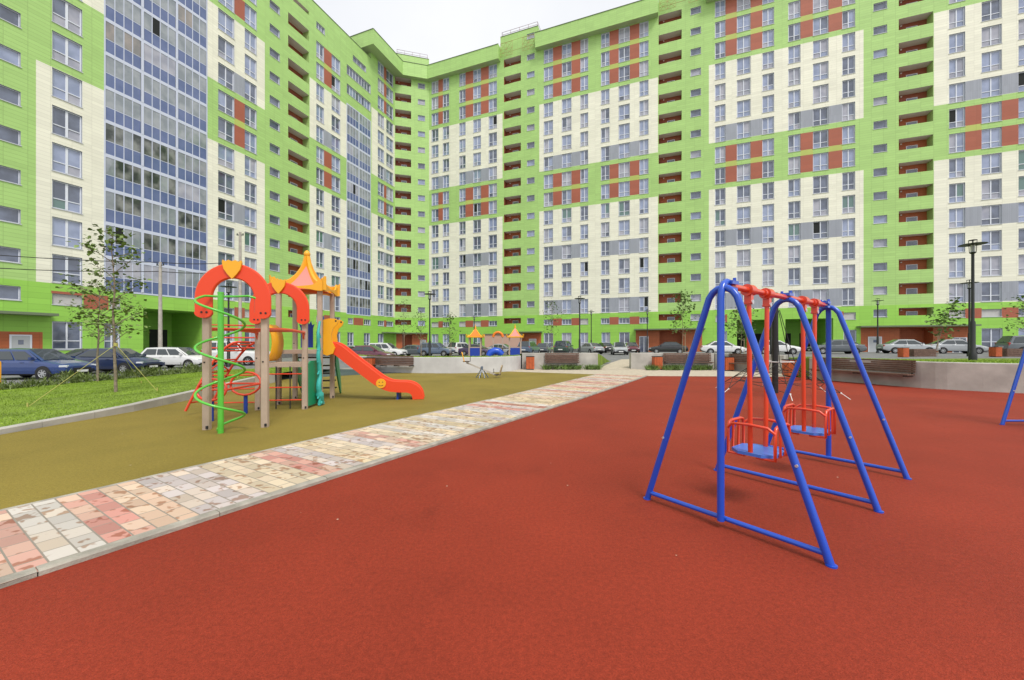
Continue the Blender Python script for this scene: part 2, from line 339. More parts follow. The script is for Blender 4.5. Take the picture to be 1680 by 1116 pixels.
# ------------------------------------------------------------------ ground, paving, lawns
def sheet(name, pts, m, label=None, kind='structure'):
    b = MB(); b.face(pts, 0); o = b.build(name, m); tag(o, label, None, None, kind); return o
def grid(name, fn, nu, nv, m, kind='structure'):
    b = MB(); P = [[fn(i/nu, j/nv) for j in range(nv+1)] for i in range(nu+1)]
    b.mesh([p for r_ in P for p in r_], [(i*(nv+1)+j, (i+1)*(nv+1)+j, (i+1)*(nv+1)+j+1, i*(nv+1)+j+1) for i in range(nu) for j in range(nv)], 0, True)
    return tag(b.build(name, m), None, None, None, kind)
b = MB(); b.face([(-900, -900, -.5), (900, -900, -.5), (900, 900, -.5), (-900, 900, -.5)]); tag(b.build('ground', M['earth']), kind='structure')
b = MB()
for (x0, x1, y0, y1) in ((-70, -9, -30, 110), (-9, 90, 27, 110)):
    n = 16
    for i in range(n):
        xa = x0+(x1-x0)*i/n; xb = x0+(x1-x0)*(i+1)/n
        b.face([(xa, y0, zt(xa)), (xb, y0, zt(xb)), (xb, y1, zt(xb)), (xa, y1, zt(xa))])
tag(b.build('parking_lot', M['asphalt']), kind='structure')
# path edges measured on the ground
lo = [(-4.79, -.1), (-3.24, 2.435), (-2.0, 4.51), (2.03, 10.95), (6.4, 18.3), (6.55, 18.6)]
up = [(-6.78, -.1), (-4.695, 3.53), (-3.89, 4.91), (-2.40, 7.57), (-.15, 11.42), (4.0, 19.0), (4.32, 19.6)]
def lerp_path(P, t):
    L = [0]
    for a, c in zip(P, P[1:]): L.append(L[-1]+math.hypot(c[0]-a[0], c[1]-a[1]))
    s = t*L[-1]
    for i in range(len(P)-1):
        if s <= L[i+1]+1e-9:
            k = (s-L[i])/(L[i+1]-L[i]); return Vector((P[i][0]+(P[i+1][0]-P[i][0])*k, P[i][1]+(P[i+1][1]-P[i][1])*k, 0))
    return Vector((*P[-1], 0))
def puv(p): return ((p.x+4.79)*-.857+(p.y+.1)*.515+.02, (p.x+4.79)*.515+(p.y+.1)*.857)
b = MB(); N = 60
for i in range(N):
    a0, a1 = lerp_path(lo, i/N), lerp_path(lo, (i+1)/N); c0, c1 = lerp_path(up, i/N), lerp_path(up, (i+1)/N)
    d = ((a1+c1)/2-(a0+c0)/2).length; w0 = (c0-a0).length; w1 = (c1-a1).length
    z = Vector((0, 0, .03))
    b.face([a0+z, a1+z, c1+z, c0+z], 0, [puv(p) for p in (a0, a1, c1, c0)])
tag(b.build('paved_path', M['paver']), kind='structure')
# kerb stones along the red side (long stones with joints) and slim edging on the olive side
b = MB()
def kerb_run(b, P, side, w, h, L, z0=-.1, seed=1):
    rnd = random.Random(seed); tot = sum(math.hypot(c[0]-a[0], c[1]-a[1]) for a, c in zip(P, P[1:])); n = int(tot/L)
    for i in range(n):
        p = lerp_path(P, (i+.003)/n); q = lerp_path(P, (i+.997)/n); d = (q-p).normalized(); nn = Vector((d.y, -d.x, 0))*side
        j = rnd.uniform(-.003, .003)
        O = p+nn*j; Q = q+nn*(j+rnd.uniform(-.003, .003)); hz = h+rnd.uniform(-.004, .004); c = .012
        prof = [(0, z0), (0, hz-c), (c, hz), (w-c, hz), (w, hz-c), (w, z0)]
        A = [O+nn*x+Vector((0, 0, z)) for x, z in prof]; B = [Q+nn*x+Vector((0, 0, z)) for x, z in prof]
        for k in range(5): b.face([A[k], A[k+1], B[k+1], B[k]])
        b.face(A); b.face(B[::-1])
kerb_run(b, lo, -1, .10, .042, 1.0)
kerb_run(b, up, 1, .05, .036, 1.0, seed=3)
tag(b.build('path_kerb', M['kerb']), kind='structure')
# red field (right of the path) and olive field (left of it)
redp = [(-4.79, -.1), (-3.24, 2.435), (-2.0, 4.51), (2.03, 10.95), (6.55, 18.6), (13.4, 18.2), (13.36, 17.08), (14.6, 13.35), (16.1, 12.1), (20, 9), (26, -1), (-5.2, -8)]
sheet('red_rubber_surface', [(x, y, 0) for x, y in redp], M['red_rubber'])
olp = [(-6.78, -.1), (-4.695, 3.53), (-3.89, 4.91), (-2.40, 7.57), (-.15, 11.42), (4.32, 19.6), (2.6, 20.4), (-.2, 21.9), (-5.7, 20.9), (-9.4, 24.5), (-10.2, 17), (-9.5, 14.6), (-9.0, 10.6), (-8.72, 8.0), (-8.8, 5), (-9.2, -6)]
sheet('olive_rubber_surface', [(x, y, 0) for x, y in olp], M['olive_rubber'])
sheet('teal_rubber_surface', [(-10.3, 16.6, .004), (-8.0, 19.2, .004), (-5.9, 20.75, .004), (-9.1, 23.6, .004), (-14.8, 23.7, .004)], M['teal_rubber'])
sheet('beige_walk', [(2.6, 20.4, .006), (4.32, 19.6, .006), (6.55, 18.6, .006), (13.4, 18.2, .006), (13.9, 19.5, .006), (14.2, 23.9, .006), (-.2, 23.9, .006), (-.3, 21.7, .006)], M['pave'])
# ramp climbing through the gap
grid('verge', lambda u, v: Vector((-11+27*u, 23.3+4*v, -.012+(zt(-11+27*u)+.0)*v)), 20, 4, M['earth'])
b = MB(); b.face([(5.25, 23.55, .012), (7.6, 23.55, .012), (9.6, 27.3, .245), (7.0, 27.3, .225)]); b.face([(7.0, 27.3, .225), (9.6, 27.3, .245), (13.0, 33, .29), (9.4, 33, .25)])
tag(b.build('ramp_path', M['pave']), kind='structure')
KP = [(-9.2, -6), (-9.1, -3), (-8.9, 3), (-8.80, 6.6), (-8.66, 8.6), (-8.98, 10.9), (-9.45, 14.3), (-9.6, 15.6), (-10.6, 26)]
def kerb_x(Y):
    for (xa, ya), (xb, yb_) in zip(KP, KP[1:]):
        if Y <= yb_: return xa+(xb-xa)*(Y-ya)/(yb_-ya)
    return KP[-1][0]
def lawn_z(Y): return .04+max(0, min(.27, .032*(Y-6)))
def lawn_pt(u, v):                         # u from kerb to hedge, v along
    Y = 1.5+v*22.5
    xk = kerb_x(Y)-.13
    xf = -18.0
    X = xk+(xf-xk)*u
    z = lawn_z(Y)*(1-u)**1.2+(-.06)*u+.03*math.sin(X*1.3)*math.sin(Y*.9)*u*(1-u)*4
    return Vector((X, Y, z+.02))
grid('lawn', lawn_pt, 14, 24, M['lawn'])
def lawn_h(X, Y):
    v = (Y-1.5)/22.5; xk = kerb_x(Y)-.13; u = (X-xk)/(-18.0-xk); return lawn_pt(u, v).z
b = MB(); kp = [(-9.1, -3), (-8.9, 3), (-8.80, 6.6), (-8.66, 8.6), (-8.98, 10.9), (-9.45, 14.3), (-9.6, 15.6)]
n = 22
for i in range(n):
    p = lerp_path(kp, (i+.004)/n); q = lerp_path(kp, (i+.996)/n); w = .16
    for_ = [(p, lawn_z(p.y)+.035), (q, lawn_z(q.y)+.035)]
    d = (q-p).normalized(); nn = Vector((-d.y, d.x, 0))
    A = [p+nn*x+Vector((0, 0, z)) for x, z in ((0, -.1), (0, for_[0][1]-.015), (.015, for_[0][1]), (w, for_[0][1]), (w, -.1))]
    B = [q+nn*x+Vector((0, 0, z)) for x, z in ((0, -.1), (0, for_[1][1]-.015), (.015, for_[1][1]), (w, for_[1][1]), (w, -.1))]
    for k in range(4): b.face([A[k], A[k+1], B[k+1], B[k]][::-1])
    b.face(A); b.face(B[::-1])
tag(b.build('lawn_kerb', M['conc']), kind='structure')
# low walls: thick ribbons with chamfered top
def wall(name, P, h, t, m, label, cat='wall', back=1):
    b = MB()
    n = len(P)
    def nrm(i):
        a = Vector(P[max(0, i-1)]); c = Vector(P[min(n-1, i+1)]); d = (c-a).normalized(); return Vector((-d.y, d.x))*back
    S = []
    for i in range(n):
        p = Vector(P[i]); q = p+nrm(i)*t; hh = h[i] if isinstance(h, list) else h
        S.append([(p.x, p.y, -.2), (p.x, p.y, hh-.02), (*(p+nrm(i)*.02), hh), (*(q-nrm(i)*.02), hh), (q.x, q.y, hh-.02), (q.x, q.y, -.2)])
    for i in range(n-1):
        for k in range(5): b.face([S[i][k], S[i+1][k], S[i+1][k+1], S[i][k+1]], 0, None, False)
    b.face(S[0][::-1]); b.face(S[-1])
    return tag(b.build(name, m), label, cat, 'concrete retaining walls')
def smooth_pts(P, n):
    out_ = []
    for i in range(len(P)-1):
        p0 = P[max(0, i-1)]; p1 = P[i]; p2 = P[i+1]; p3 = P[min(len(P)-1, i+2)]
        for k in range(n):
            t = k/n
            out_.append(tuple(.5*((2*p1[j])+(-p0[j]+p2[j])*t+(2*p0[j]-5*p1[j]+4*p2[j]-p3[j])*t*t+(-p0[j]+3*p1[j]-3*p2[j]+p3[j])*t**3) for j in range(len(p1))))
    out_.append(tuple(P[-1])); return out_
W1 = smooth_pts([(-9.6, 23.6), (-7.9, 21.6), (-5.7, 20.72), (-2.95, 20.45), (-.55, 21.5), (.55, 23.7)], 6)
wall('retaining_wall', W1, .84, .3, M['concw'], 'smooth pale curved concrete wall behind the seesaw', 'wall')
W2 = [(.62, 23.75), (5.3, 23.75)]
wall('retaining_wall', W2, 1.0, .45, M['conc'], 'straight concrete wall carrying the bench left of the ramp', 'wall')
W3 = [(7.35, 23.75), (12.3, 23.4)]
wall('retaining_wall', W3, 1.0, .5, M['conc'], 'straight concrete wall with two benches right of the ramp', 'wall')
W3b = [(12.33, 23.4), (14.05, 19.9)]
wall('retaining_wall', W3b, .98, .4, M['conc'], 'short angled concrete wall behind the rope net climber', 'wall')
W4 = [(13.36, 17.3), (13.75, 15.6), (14.45, 13.6), (15.2, 12.75), (16.2, 12.05), (18.5, 10.7), (24, 8)]
wall('retaining_wall', smooth_pts(W4, 4), .93, .35, M['conc'], 'long beige concrete wall holding up the lawn at the right edge', 'wall')
# grass terraces behind the walls
def terr(name, F_, B_, zf, n, m):          # ribbon from front line F_ (height zf) to back line B_ (ground level)
    b = MB(); k = 6
    for i in range(n):
        for j in range(k):
            q = []
            for (ii, jj) in ((i, j), (i+1, j), (i+1, j+1), (i, j+1)):
                f = lerp_path(F_, ii/n); g = lerp_path(B_, ii/n); p = f.lerp(g, jj/k); e = zt(p.x)+.012
                tt = jj/k; s = tt*tt*(3-2*tt); p.z = zf*(1-s)+e*s; q.append(p)
            b.face(q, 0, None, True)
    for ii in (0, n):                      # close the two ends down to the ground
        for j in range(k):
            q = []
            for jj in (j, j+1):
                f = lerp_path(F_, ii/n); g = lerp_path(B_, ii/n); p = f.lerp(g, jj/k); s = (jj/k)**2*(3-2*jj/k); p.z = zf*(1-s)+(zt(p.x)+.012)*s; q.append(p)
            b.face([q[0], q[1], (q[1].x, q[1].y, -.3), (q[0].x, q[0].y, -.3)])
    return tag(b.build(name, m), kind='structure')
terr('terrace_lawn', [(p[0], p[1]+.2) for p in W1], [(-11, 31), (-4, 30), (1, 30)], .8, 14, M['lawn'])
terr('terrace_lawn', [(.5, 24.0), (5.25, 24.0)], [(1, 30), (8.0, 31)], .95, 6, M['lawn'])
terr('terrace_lawn', [(7.5, 24.0), (12.2, 23.8), (14.3, 20)], [(12.6, 32), (19, 32), (22, 32)], .95, 8, M['lawn'])
terr('terrace_lawn', [(x+.25, y+.15) for x, y in W4], [(18, 29), (24, 28.5), (30, 28), (36, 27), (42, 24)], .90, 14, M['lawn'])

# ------------------------------------------------------------------ the apartment building (one L-shaped block)
TH = .366; st, ct = math.sin(TH), math.cos(TH)
class Facade:
    def __init__(s, O, e, n): s.O = Vector(O); s.e = Vector(e).normalized(); s.n = Vector(n).normalized()
    def P(s, a, d, zeta): p = s.O+s.e*a+s.n*d; return Vector((p.x, p.y, zeta+EYE))
    def s_of(s, px):                       # distance along the facade of a column of the photograph
        a = (px-CX)/F; return (a*s.O.y-s.O.x)/(s.e.x-a*s.e.y)
    def Y(s, a): return (s.O+s.e*a).y
    def X(s, a): return (s.O+s.e*a).x
FL = Facade((-45.63*ct, 45.63*st), (st, ct), (ct, -st))
FC = Facade((-21.65, 71.0), (.967, .254), (.254, -.967))
FR = Facade((62.18*st, 62.18*ct), (ct, -st), (-st, -ct))
bld = empty('apartment_building', (-20, 72, 0), 'tall L-shaped apartment block with lime green, cream and terracotta cladding round the courtyard', 'apartment building')
def T(k): return 7.284+3*(14-k)            # head of the windows of storey row k, above eye level
WH = 2.28
def fbox(b, Fc, s0, s1, z0, z1, d0, d1, m=0, tex=True):
    P = Fc.P
    q = [P(s0, d0, z0), P(s1, d0, z0), P(s1, d0, z1), P(s0, d0, z1), P(s0, d1, z0), P(s1, d1, z0), P(s1, d1, z1), P(s0, d1, z1)]
    fuv = [(s0, z0), (s1, z0), (s1, z1), (s0, z1)]
    b.face([q[4], q[5], q[6], q[7]], m, fuv); b.face([q[1], q[0], q[3], q[2]], m, fuv)
    b.face([q[0], q[4], q[7], q[3]], m, [(d0, z0), (d1, z0), (d1, z1), (d0, z1)]); b.face([q[5], q[1], q[2], q[6]], m, [(d1, z0), (d0, z0), (d0, z1), (d1, z1)])
    b.face([q[7], q[6], q[2], q[3]], m, [(s0, d1), (s1, d1), (s1, d0), (s0, d0)]); b.face([q[0], q[1], q[5], q[4]], m, [(s0, d0), (s1, d0), (s1, d1), (s0, d1)])
WM = ['green', 'green_low', 'cream', 'red', 'gray', 'ochre', 'orange', 'reveal', 'plinth', 'roof']
WMI = {k: i for i, k in enumerate(WM)}; WMM = [M[k] for k in WM]
ops = {FL: [], FC: [], FR: []}; paints = {FL: [], FC: [], FR: []}
wins = []                                  # (facade, s0, s1, z0, z1, style)
def hole(Fc, s0, s1, z0, z1, dep=.23, m='reveal'): ops[Fc].append((s0, s1, z0, z1, dep, m))
def win(Fc, p0, p1, z0, z1, style='tall'):
    s0, s1 = sorted((Fc.s_of(p0), Fc.s_of(p1))); hole(Fc, s0, s1, z0, z1); wins.append((Fc, s0, s1, z0, z1, style))
def rect(Fc, p0, p1, z0, z1, m, raw=False):
    s0, s1 = (p0, p1) if raw else sorted((Fc.s_of(p0), Fc.s_of(p1))); paints[Fc].append((s0, s1, z0, z1, WMI[m]))
logg = []; stairs = []; glaz = []; strips = []
def bands(Fc, p0, p1, top3):               # cream fields of one bay
    rect(Fc, p0, p1, T(14)-2.38, T(9)+.02, 'cream'); rect(Fc, p0, p1, T(6)-2.3, T(3 if top3 else 4)+.02, 'cream')
def bay(Fc, cols, rows, links, mezz=True, ground=True, top3=True):   # cols = window columns, links = pairs joined by coloured panels
    for k in rows:
        for c in cols: win(Fc, c[0], c[1], T(k)-WH, T(k))
        for (i, j) in links:
            c = 'gray' if k in (6, 11, 14) else ('red' if (k in (7, 8) or k <= (2 if top3 else 3)) else None)
            if c: rect(Fc, cols[i][1], cols[j][0], T(k)-WH, T(k), c)
            if c == 'red' and (k in (7, 0, 1, 2) and not (k == 2 and top3)): rect(Fc, cols[i][1], cols[j][0], T(k)-WH-.72, T(k)-WH, 'ochre')
    if mezz:
        for n, c in enumerate(cols): win(Fc, c[0], c[1], 3.2, 4.1, 'blind' if (n+int(c[0])) % 3 == 0 else 'low')
        for (i, j) in links: rect(Fc, cols[i][1], cols[j][0], 3.05, 4.25, 'red')
    if ground:
        for c in cols: win(Fc, c[0], c[1], -.45, 1.85, 'shop')
def stair_col(Fc, p0, p1, rows, dz=0, mezz=True):
    for k in rows: win(Fc, p0, p1, T(k)+dz-.97, T(k)+dz, 'stair')
    if mezz: win(Fc, p0, p1, 3.45, 4.4, 'stair')
def loggia_col(Fc, p0, p1, rows, top=.3, h=1.4, mezz=True):
    s0, s1 = sorted((Fc.s_of(p0), Fc.s_of(p1)))
    for k in rows: hole(Fc, s0, s1, T(k)+top-h, T(k)+top, 0); logg.append((Fc, s0, s1, T(k)+top-h, T(k)+top))
    if mezz: hole(Fc, s0, s1, 3.55, 4.5, 0); logg.append((Fc, s0, s1, 3.55, 4.5))
A15 = range(15); L13 = range(2, 15)
# left wing
s34 = FL.s_of(34); sL0 = s34-15
for k in list(range(3, 15)): 
    hole(FL, s34-2.6, s34, T(k)-1.1, T(k)); wins.append((FL, s34-2.6, s34, T(k)-1.1, T(k), 'stair'))
hole(FL, s34-2.6, s34, 3.35, 4.4); wins.append((FL, s34-2.6, s34, 3.35, 4.4, 'stair'))
for k in L13:
    hole(FL, s34-10, s34-7.6, T(k)-WH, T(k)); wins.append((FL, s34-10, s34-7.6, T(k)-WH, T(k), 'tall'))
bands(FL, 59, 170.5, False)
for k in L13: win(FL, 85.5, 135, T(k)-WH, T(k), 'wide')
win(FL, 85.5, 135, 3.2, 4.1, 'blind'); win(FL, 85.5, 135, -.45, 1.85, 'shop')
rect(FL, 84, 136, 4.1, 4.3, 'red'); rect(FL, 137, 178, 3.0, 4.25, 'red'); win(FL, 180, 197, 3.2, 4.1, 'blind'); win(FL, 171, 197, -.45, 1.85, 'shop')
def glazed(Fc, bays, rows):
    s0 = Fc.s_of(bays[0][0]); s1 = Fc.s_of(bays[-1][1])
    hole(Fc, s0, s1, T(rows[-1])-2.48, T(rows[0])+.42, .06)
    for k in rows:
        for q in bays: glaz.append((Fc, Fc.s_of(q[0]), Fc.s_of(q[1]), k))
glazed(FL, [(170.5, 233.6), (233.6, 290), (290, 340)], list(range(2, 15)))
bands(FL, 340, 434.5, False)
bay(FL, [(358, 384.5), (401.6, 421)], L13, [(0, 1)], ground=True, top3=False)
stair_col(FL, 442.5, 459, range(2, 15))
loggia_col(FL, 472.8, 507, range(2, 15), .42, 1.5)
s0, s1 = FL.s_of(472.8), FL.s_of(507); hole(FL, s0, s1, T(1)-.45, T(1)+.1, 0); logg.append((FL, s0, s1, T(1)-.45, T(1)+.1))
bands(FL, 508, 568.5, False)
bay(FL, [(519, 531.6), (544.1, 558.2)], L13, [(0, 1)], top3=False)
win(FL, 519, 533, T(1)-1.2, T(1)-.25, 'low'); win(FL, 579, 600.5, T(1)-1.1, T(1)-.15, 'low')
for k in (2, 3): win(FL, 569, 608, T(k)-1.0, T(k)+.5, 'strip')
glazed(FL, [(568.5, 588.8), (588.8, 608)], list(range(4, 15)))
win(FL, 570, 580, -.45, 1.85, 'shop'); win(FL, 597, 607, -.45, 1.85, 'shop'); win(FL, 571, 579, 3.2, 4.1, 'low'); rect(FL, 580, 596, 3.05, 4.25, 'red'); win(FL, 597, 608, 3.2, 4.1, 'low')
rect(FL, 609.5, 647.4, T(14)-2.38, T(9)+.02, 'cream'); rect(FL, 609.5, 647.4, T(6)-2.3, T(3)+.02, 'cream')
bay(FL, [(620, 630), (633.9, 645)], A15, [(0, 1)], ground=False)
win(FL, 620, 629, -.45, 1.85, 'shop')
# corner stair tower
loggia_col(FC, 648.2, 674.5, A15, .12, 1.45)
stair_col(FC, 685.7, 697.3, A15, -.38, True)
# right wing
rect(FR, 704, 824.5, T(14)-2.38, T(9)+.02, 'cream'); rect(FR, 704, 824.5, T(6)-2.3, T(3)+.02, 'cream')
bay(FR, [(708.2, 719.3), (726.6, 736.8)], A15, [(0, 1)]); bay(FR, [(753.6, 763.8), (776.4, 789), (801.8, 815.3)], A15, [(0, 1), (1, 2)])
loggia_col(FR, 826.8, 854.6, A15); stair_col(FR, 864.6, 877, A15); win(FR, 864.6, 877, 51.9, 52.8, 'stair')
bands(FR, 884.8, 1079.5, True)
bay(FR, [(892.2, 907.3), (921.8, 937.6), (952.2, 965)], A15, [(0, 1), (1, 2)]); bay(FR, [(986, 1000), (1015, 1033.2), (1049, 1064)], A15, [(0, 1), (1, 2)], ground=False)
for c in ((987, 1001), (1016, 1033)): win(FR, c[0], c[1], -.45, 1.85, 'shop')
loggia_col(FR, 1080.6, 1118.4, A15); stair_col(FR, 1133, 1150, A15)
bands(FR, 1163, 1416.8, True)
bay(FR, [(1173, 1190.3), (1209, 1231.4), (1250.8, 1270)], A15, [(0, 1), (1, 2)], mezz=False, ground=False)
bay(FR, [(1293.3, 1313.3), (1333.8, 1359.3), (1381.8, 1403)], A15, [(0, 1), (1, 2)], mezz=False, ground=False)
win(FR, 1174, 1190, 3.2, 4.1, 'blind'); win(FR, 1384, 1404, 3.2, 4.1, 'blind'); win(FR, 1384, 1405, -.45, 1.85, 'shop'); win(FR, 1182, 1193, -.45, 1.85, 'shop')
rect(FR, 1190, 1193, 3.05, 4.25, 'red'); rect(FR, 1380, 1384, 3.05, 4.25, 'red')
stair_col(FR, 1433, 1455.5, A15); loggia_col(FR, 1474.5, 1531, A15)
sR5 = FR.s_of(1532); sR1 = FR.s_of(1671)+18
rect(FR, sR5, sR1, T(14)-2.38, T(9)+.02, 'cream', True); rect(FR, sR5, sR1, T(6)-2.3, T(3)+.02, 'cream', True)
s5 = FR.s_of(1671); p5 = lambda s: None
cols5 = [(1557, 1583.5), (1610.5, 1643.5)]
bay(FR, cols5, A15, [(0, 1)], ground=False)
win(FR, 1610.5, 1645, -.45, 1.85, 'shop')
sw = FR.s_of(1610.5)-FR.s_of(1583.5); 
for j, off in enumerate((0, 5.2, 9.5)):
    for k in A15: hole(FR, s5+off, s5+off+1.6, T(k)-WH, T(k)); wins.append((FR, s5+off, s5+off+1.6, T(k)-WH, T(k), 'tall'))
    hole(FR, s5+off, s5+off+1.6, 3.2, 4.1); wins.append((FR, s5+off, s5+off+1.6, 3.2, 4.1, 'low')); hole(FR, s5+off, s5+off+1.6, -.45, 1.85); wins.append((FR, s5+off, s5+off+1.6, -.45, 1.85, 'shop'))
for k in A15:
    c = 'gray' if k in (6, 11, 14) else ('red' if (k in (7, 8) or k <= 2) else None)
    if c: rect(FR, FR.s_of(1643.5), s5, T(k)-WH, T(k), c, True)
rect(FR, FR.s_of(1643.5), s5, 3.05, 4.25, 'red', True)
# entrances, passages
doors = []; canop = []; porches = []
def porch(Fc, p0, p1, z0, z1, dep, m):
    s0, s1 = sorted((Fc.s_of(p0), Fc.s_of(p1))); hole(Fc, s0, s1, z0, z1, 0); porches.append((Fc, s0, s1, z0, z1, dep, m))
porch(FL, 235, 338, -3, 3.4, 6, 'green_low'); porch(FR, 1209, 1277, -3, 3.4, 6, 'green_low'); porch(FR, 1288.5, 1367, -3, 3.4, 6, 'green_low')
rect(FL, s34-9, FL.s_of(70), -3, .95, 'orange', True); canop.append((FL, s34-9.5, FL.s_of(84), 2.22, 2.42)); doors.append((FL, 15, 52, .72, 'grey'))
rect(FR, 1412, 1591, -3, 2.1, 'orange'); canop.append((FR, FR.s_of(1405), FR.s_of(1597), 2.12, 2.3)); porch(FR, 1476, 1531, -3, 2.0, 1.8, 'orange'); doors.append((FR, 1424, 1446.5, .95, 'grey')); doors.append((FR, 1562, 1586, .8, 'glass'))
rect(FR, 1043, 1152, -3, 2.1, 'orange'); canop.append((FR, FR.s_of(1041), FR.s_of(1156), 2.12, 2.3)); porch(FR, 1082, 1119, -3, 2.0, 1.8, 'orange'); doors.append((FR, 1049, 1064, 1.2, 'glass'))
rect(FR, 842, 888, -3, 1.9, 'orange'); canop.append((FR, FR.s_of(846), FR.s_of(890), 1.95, 2.12)); doors.append((FR, 868, 880, .9, 'grey'))
rect(FC, 650, 701, -3, 1.9, 'orange'); canop.append((FC, FC.s_of(648), FC.s_of(702), 1.95, 2.12)); porch(FC, 660, 676, -3, 1.8, 1.8, 'orange'); doors.append((FC, 689, 699, .8, 'grey'))
canop.append((FL, FL.s_of(626), FL.s_of(647), 1.95, 2.12))
# wall sheets with their openings cut out
ends = {FL: (sL0, FL.s_of(647.5)), FC: (0, FC.s_of(704)), FR: (FR.s_of(704), sR1)}
ZL, ZM, ZF, ZT = 48.4, 49.38, 51.85, 53.68
sC = FL.s_of(608.5)
towers = [(FR, FR.s_of(821), FR.s_of(883)), (FR, FR.s_of(1080), FR.s_of(1160)), (FR, FR.s_of(1420), FR.s_of(1532))]
wb = MB()
def wall_top(Fc, s):
    if Fc is FL: return ZL if s < sC else ZF-.3
    if Fc is FC: return ZT
    for t in towers:
        if t[1] < s < t[2]: return ZT
    return ZF-.3
for Fc in (FL, FC, FR):
    a, c = ends[Fc]
    S = {a, c}; Z = {-3.0, 4.9, ZL, ZF-.3, ZT}
    for o in ops[Fc]: S |= {o[0], o[1]}; Z |= {o[2], o[3]}
    for o in paints[Fc]: S |= {o[0], o[1]}; Z |= {o[2], o[3]}
    if Fc is FL: S.add(sC)
    for t in towers:
        if t[0] is Fc: S |= {t[1], t[2]}
    def cl(V, lo_, hi_):
        V = sorted(v for v in V if lo_-1e-6 <= v <= hi_+1e-6); o_ = [V[0]]
        for v in V[1:]:
            if v-o_[-1] > 1e-4: o_.append(v)
        return o_
    S = cl(S, a, c); Z = cl(Z, -3, ZT)
    if Fc is FL: Z += []
    for i in range(len(S)-1):
        sm = (S[i]+S[i+1])/2; top = wall_top(Fc, sm)
        oo = [o for o in ops[Fc] if o[0] < sm < o[1]]; pp = [p for p in paints[Fc] if p[0] < sm < p[1]]
        run = None
        for j in range(len(Z)-1):
            zm = (Z[j]+Z[j+1])/2; mi = None
            if zm < top and not any(o[2] < zm < o[3] for o in oo):
                mi = 1 if zm < 4.9 else 0
                for p in pp:
                    if p[2] < zm < p[3]: mi = p[4]
            if run and (mi != run[2]):
                if run[2] is not None: wb.face([Fc.P(S[i], 0, run[0]), Fc.P(S[i+1], 0, run[0]), Fc.P(S[i+1], 0, run[1]), Fc.P(S[i], 0, run[1])], run[2], [(S[i], run[0]), (S[i+1], run[0]), (S[i+1], run[1]), (S[i], run[1])])
                run = None
            if run: run[1] = Z[j+1]
            else: run = [Z[j], Z[j+1], mi]
        if run and run[2] is not None: wb.face([Fc.P(S[i], 0, run[0]), Fc.P(S[i+1], 0, run[0]), Fc.P(S[i+1], 0, run[1]), Fc.P(S[i], 0, run[1])], run[2], [(S[i], run[0]), (S[i+1], run[0]), (S[i+1], run[1]), (S[i], run[1])])
    for (s0, s1, z0, z1, dep, m) in ops[Fc]:
        if dep:
            mi = WMI[m]
            for q in ([(s0, 0, z0), (s1, 0, z0), (s1, -dep, z0), (s0, -dep, z0)], [(s0, 0, z1), (s0, -dep, z1), (s1, -dep, z1), (s1, 0, z1)], [(s0, 0, z0), (s0, -dep, z0), (s0, -dep, z1), (s0, 0, z1)], [(s1, 0, z0), (s1, 0, z1), (s1, -dep, z1), (s1, -dep, z0)]):
                wb.face([Fc.P(*x) for x in q], mi)
# end wall of the taller corner over the left wing, tower cheeks, rear walls
for (s, z0, z1) in ((sC, ZL-.4, ZF-.3),): wb.face([FL.P(s, -12, z0), FL.P(s, 0, z0), FL.P(s, 0, z1), FL.P(s, -12, z1)], 0, [(0, z0), (12, z0), (12, z1), (0, z1)])
for (Fc, s0, s1) in towers+[(FC, *ends[FC])]:
    for s in (s0, s1): wb.face([Fc.P(s, 0, ZF-.6), Fc.P(s, -7, ZF-.6), Fc.P(s, -7, ZT), Fc.P(s, 0, ZT)], 0, [(0, ZF-.6), (7, ZF-.6), (7, ZT), (0, ZT)])
    wb.face([Fc.P(s0, -7, ZF-.6), Fc.P(s1, -7, ZF-.6), Fc.P(s1, -7, ZT), Fc.P(s0, -7, ZT)], 0, [(s0, 0), (s1, 0), (s1, 2), (s0, 2)])
for (Fc, s0, s1, zz) in ((FL, sL0, sC, ZL), (FL, sC, ends[FL][1]+14, ZF-.3), (FR, ends[FR][0]-14, sR1, ZF-.3)):
    wb.face([Fc.P(s1, -14, -3), Fc.P(s0, -14, -3), Fc.P(s0, -14, zz), Fc.P(s1, -14, zz)], 0, [(s1, -3), (s0, -3), (s0, zz), (s1, zz)])
for (Fc, s, zz) in ((FL, sL0, ZL), (FR, sR1, ZF-.3)):
    wb.face([Fc.P(s, 0, -3), Fc.P(s, -14, -3), Fc.P(s, -14, zz), Fc.P(s, 0, zz)], 0, [(0, -3), (14, -3), (14, zz), (0, zz)])
wb.build('wall', WMM, bld)
# roof decks
rb = MB()
rb.face([FL.P(sL0, 0, ZL-.5), FL.P(sC, 0, ZL-.5), FL.P(sC, -14, ZL-.5), FL.P(sL0, -14, ZL-.5)])
rb.face([FL.P(sC, 0, ZF-.4), FL.P(ends[FL][1], 0, ZF-.4), FL.P(ends[FL][1]+10, -14, ZF-.4), FL.P(sC, -14, ZF-.4)])
rb.face([FR.P(ends[FR][0], 0, ZF-.41), FR.P(sR1, 0, ZF-.41), FR.P(sR1, -14, ZF-.41), FR.P(ends[FR][0]-10, -14, ZF-.41)])
rb.face([FC.P(0, 0, ZF-.42), FC.P(ends[FC][1], 0, ZF-.42), FR.P(ends[FR][0]-10, -14, ZF-.42), FL.P(ends[FL][1]+10, -14, ZF-.42)])
for (Fc, s0, s1) in towers+[(FC, *ends[FC])]: rb.face([Fc.P(s0, 0, ZT-.15), Fc.P(s1, 0, ZT-.15), Fc.P(s1, -7, ZT-.15), Fc.P(s0, -7, ZT-.15)])
rb.build('roof', M['roof'], bld)
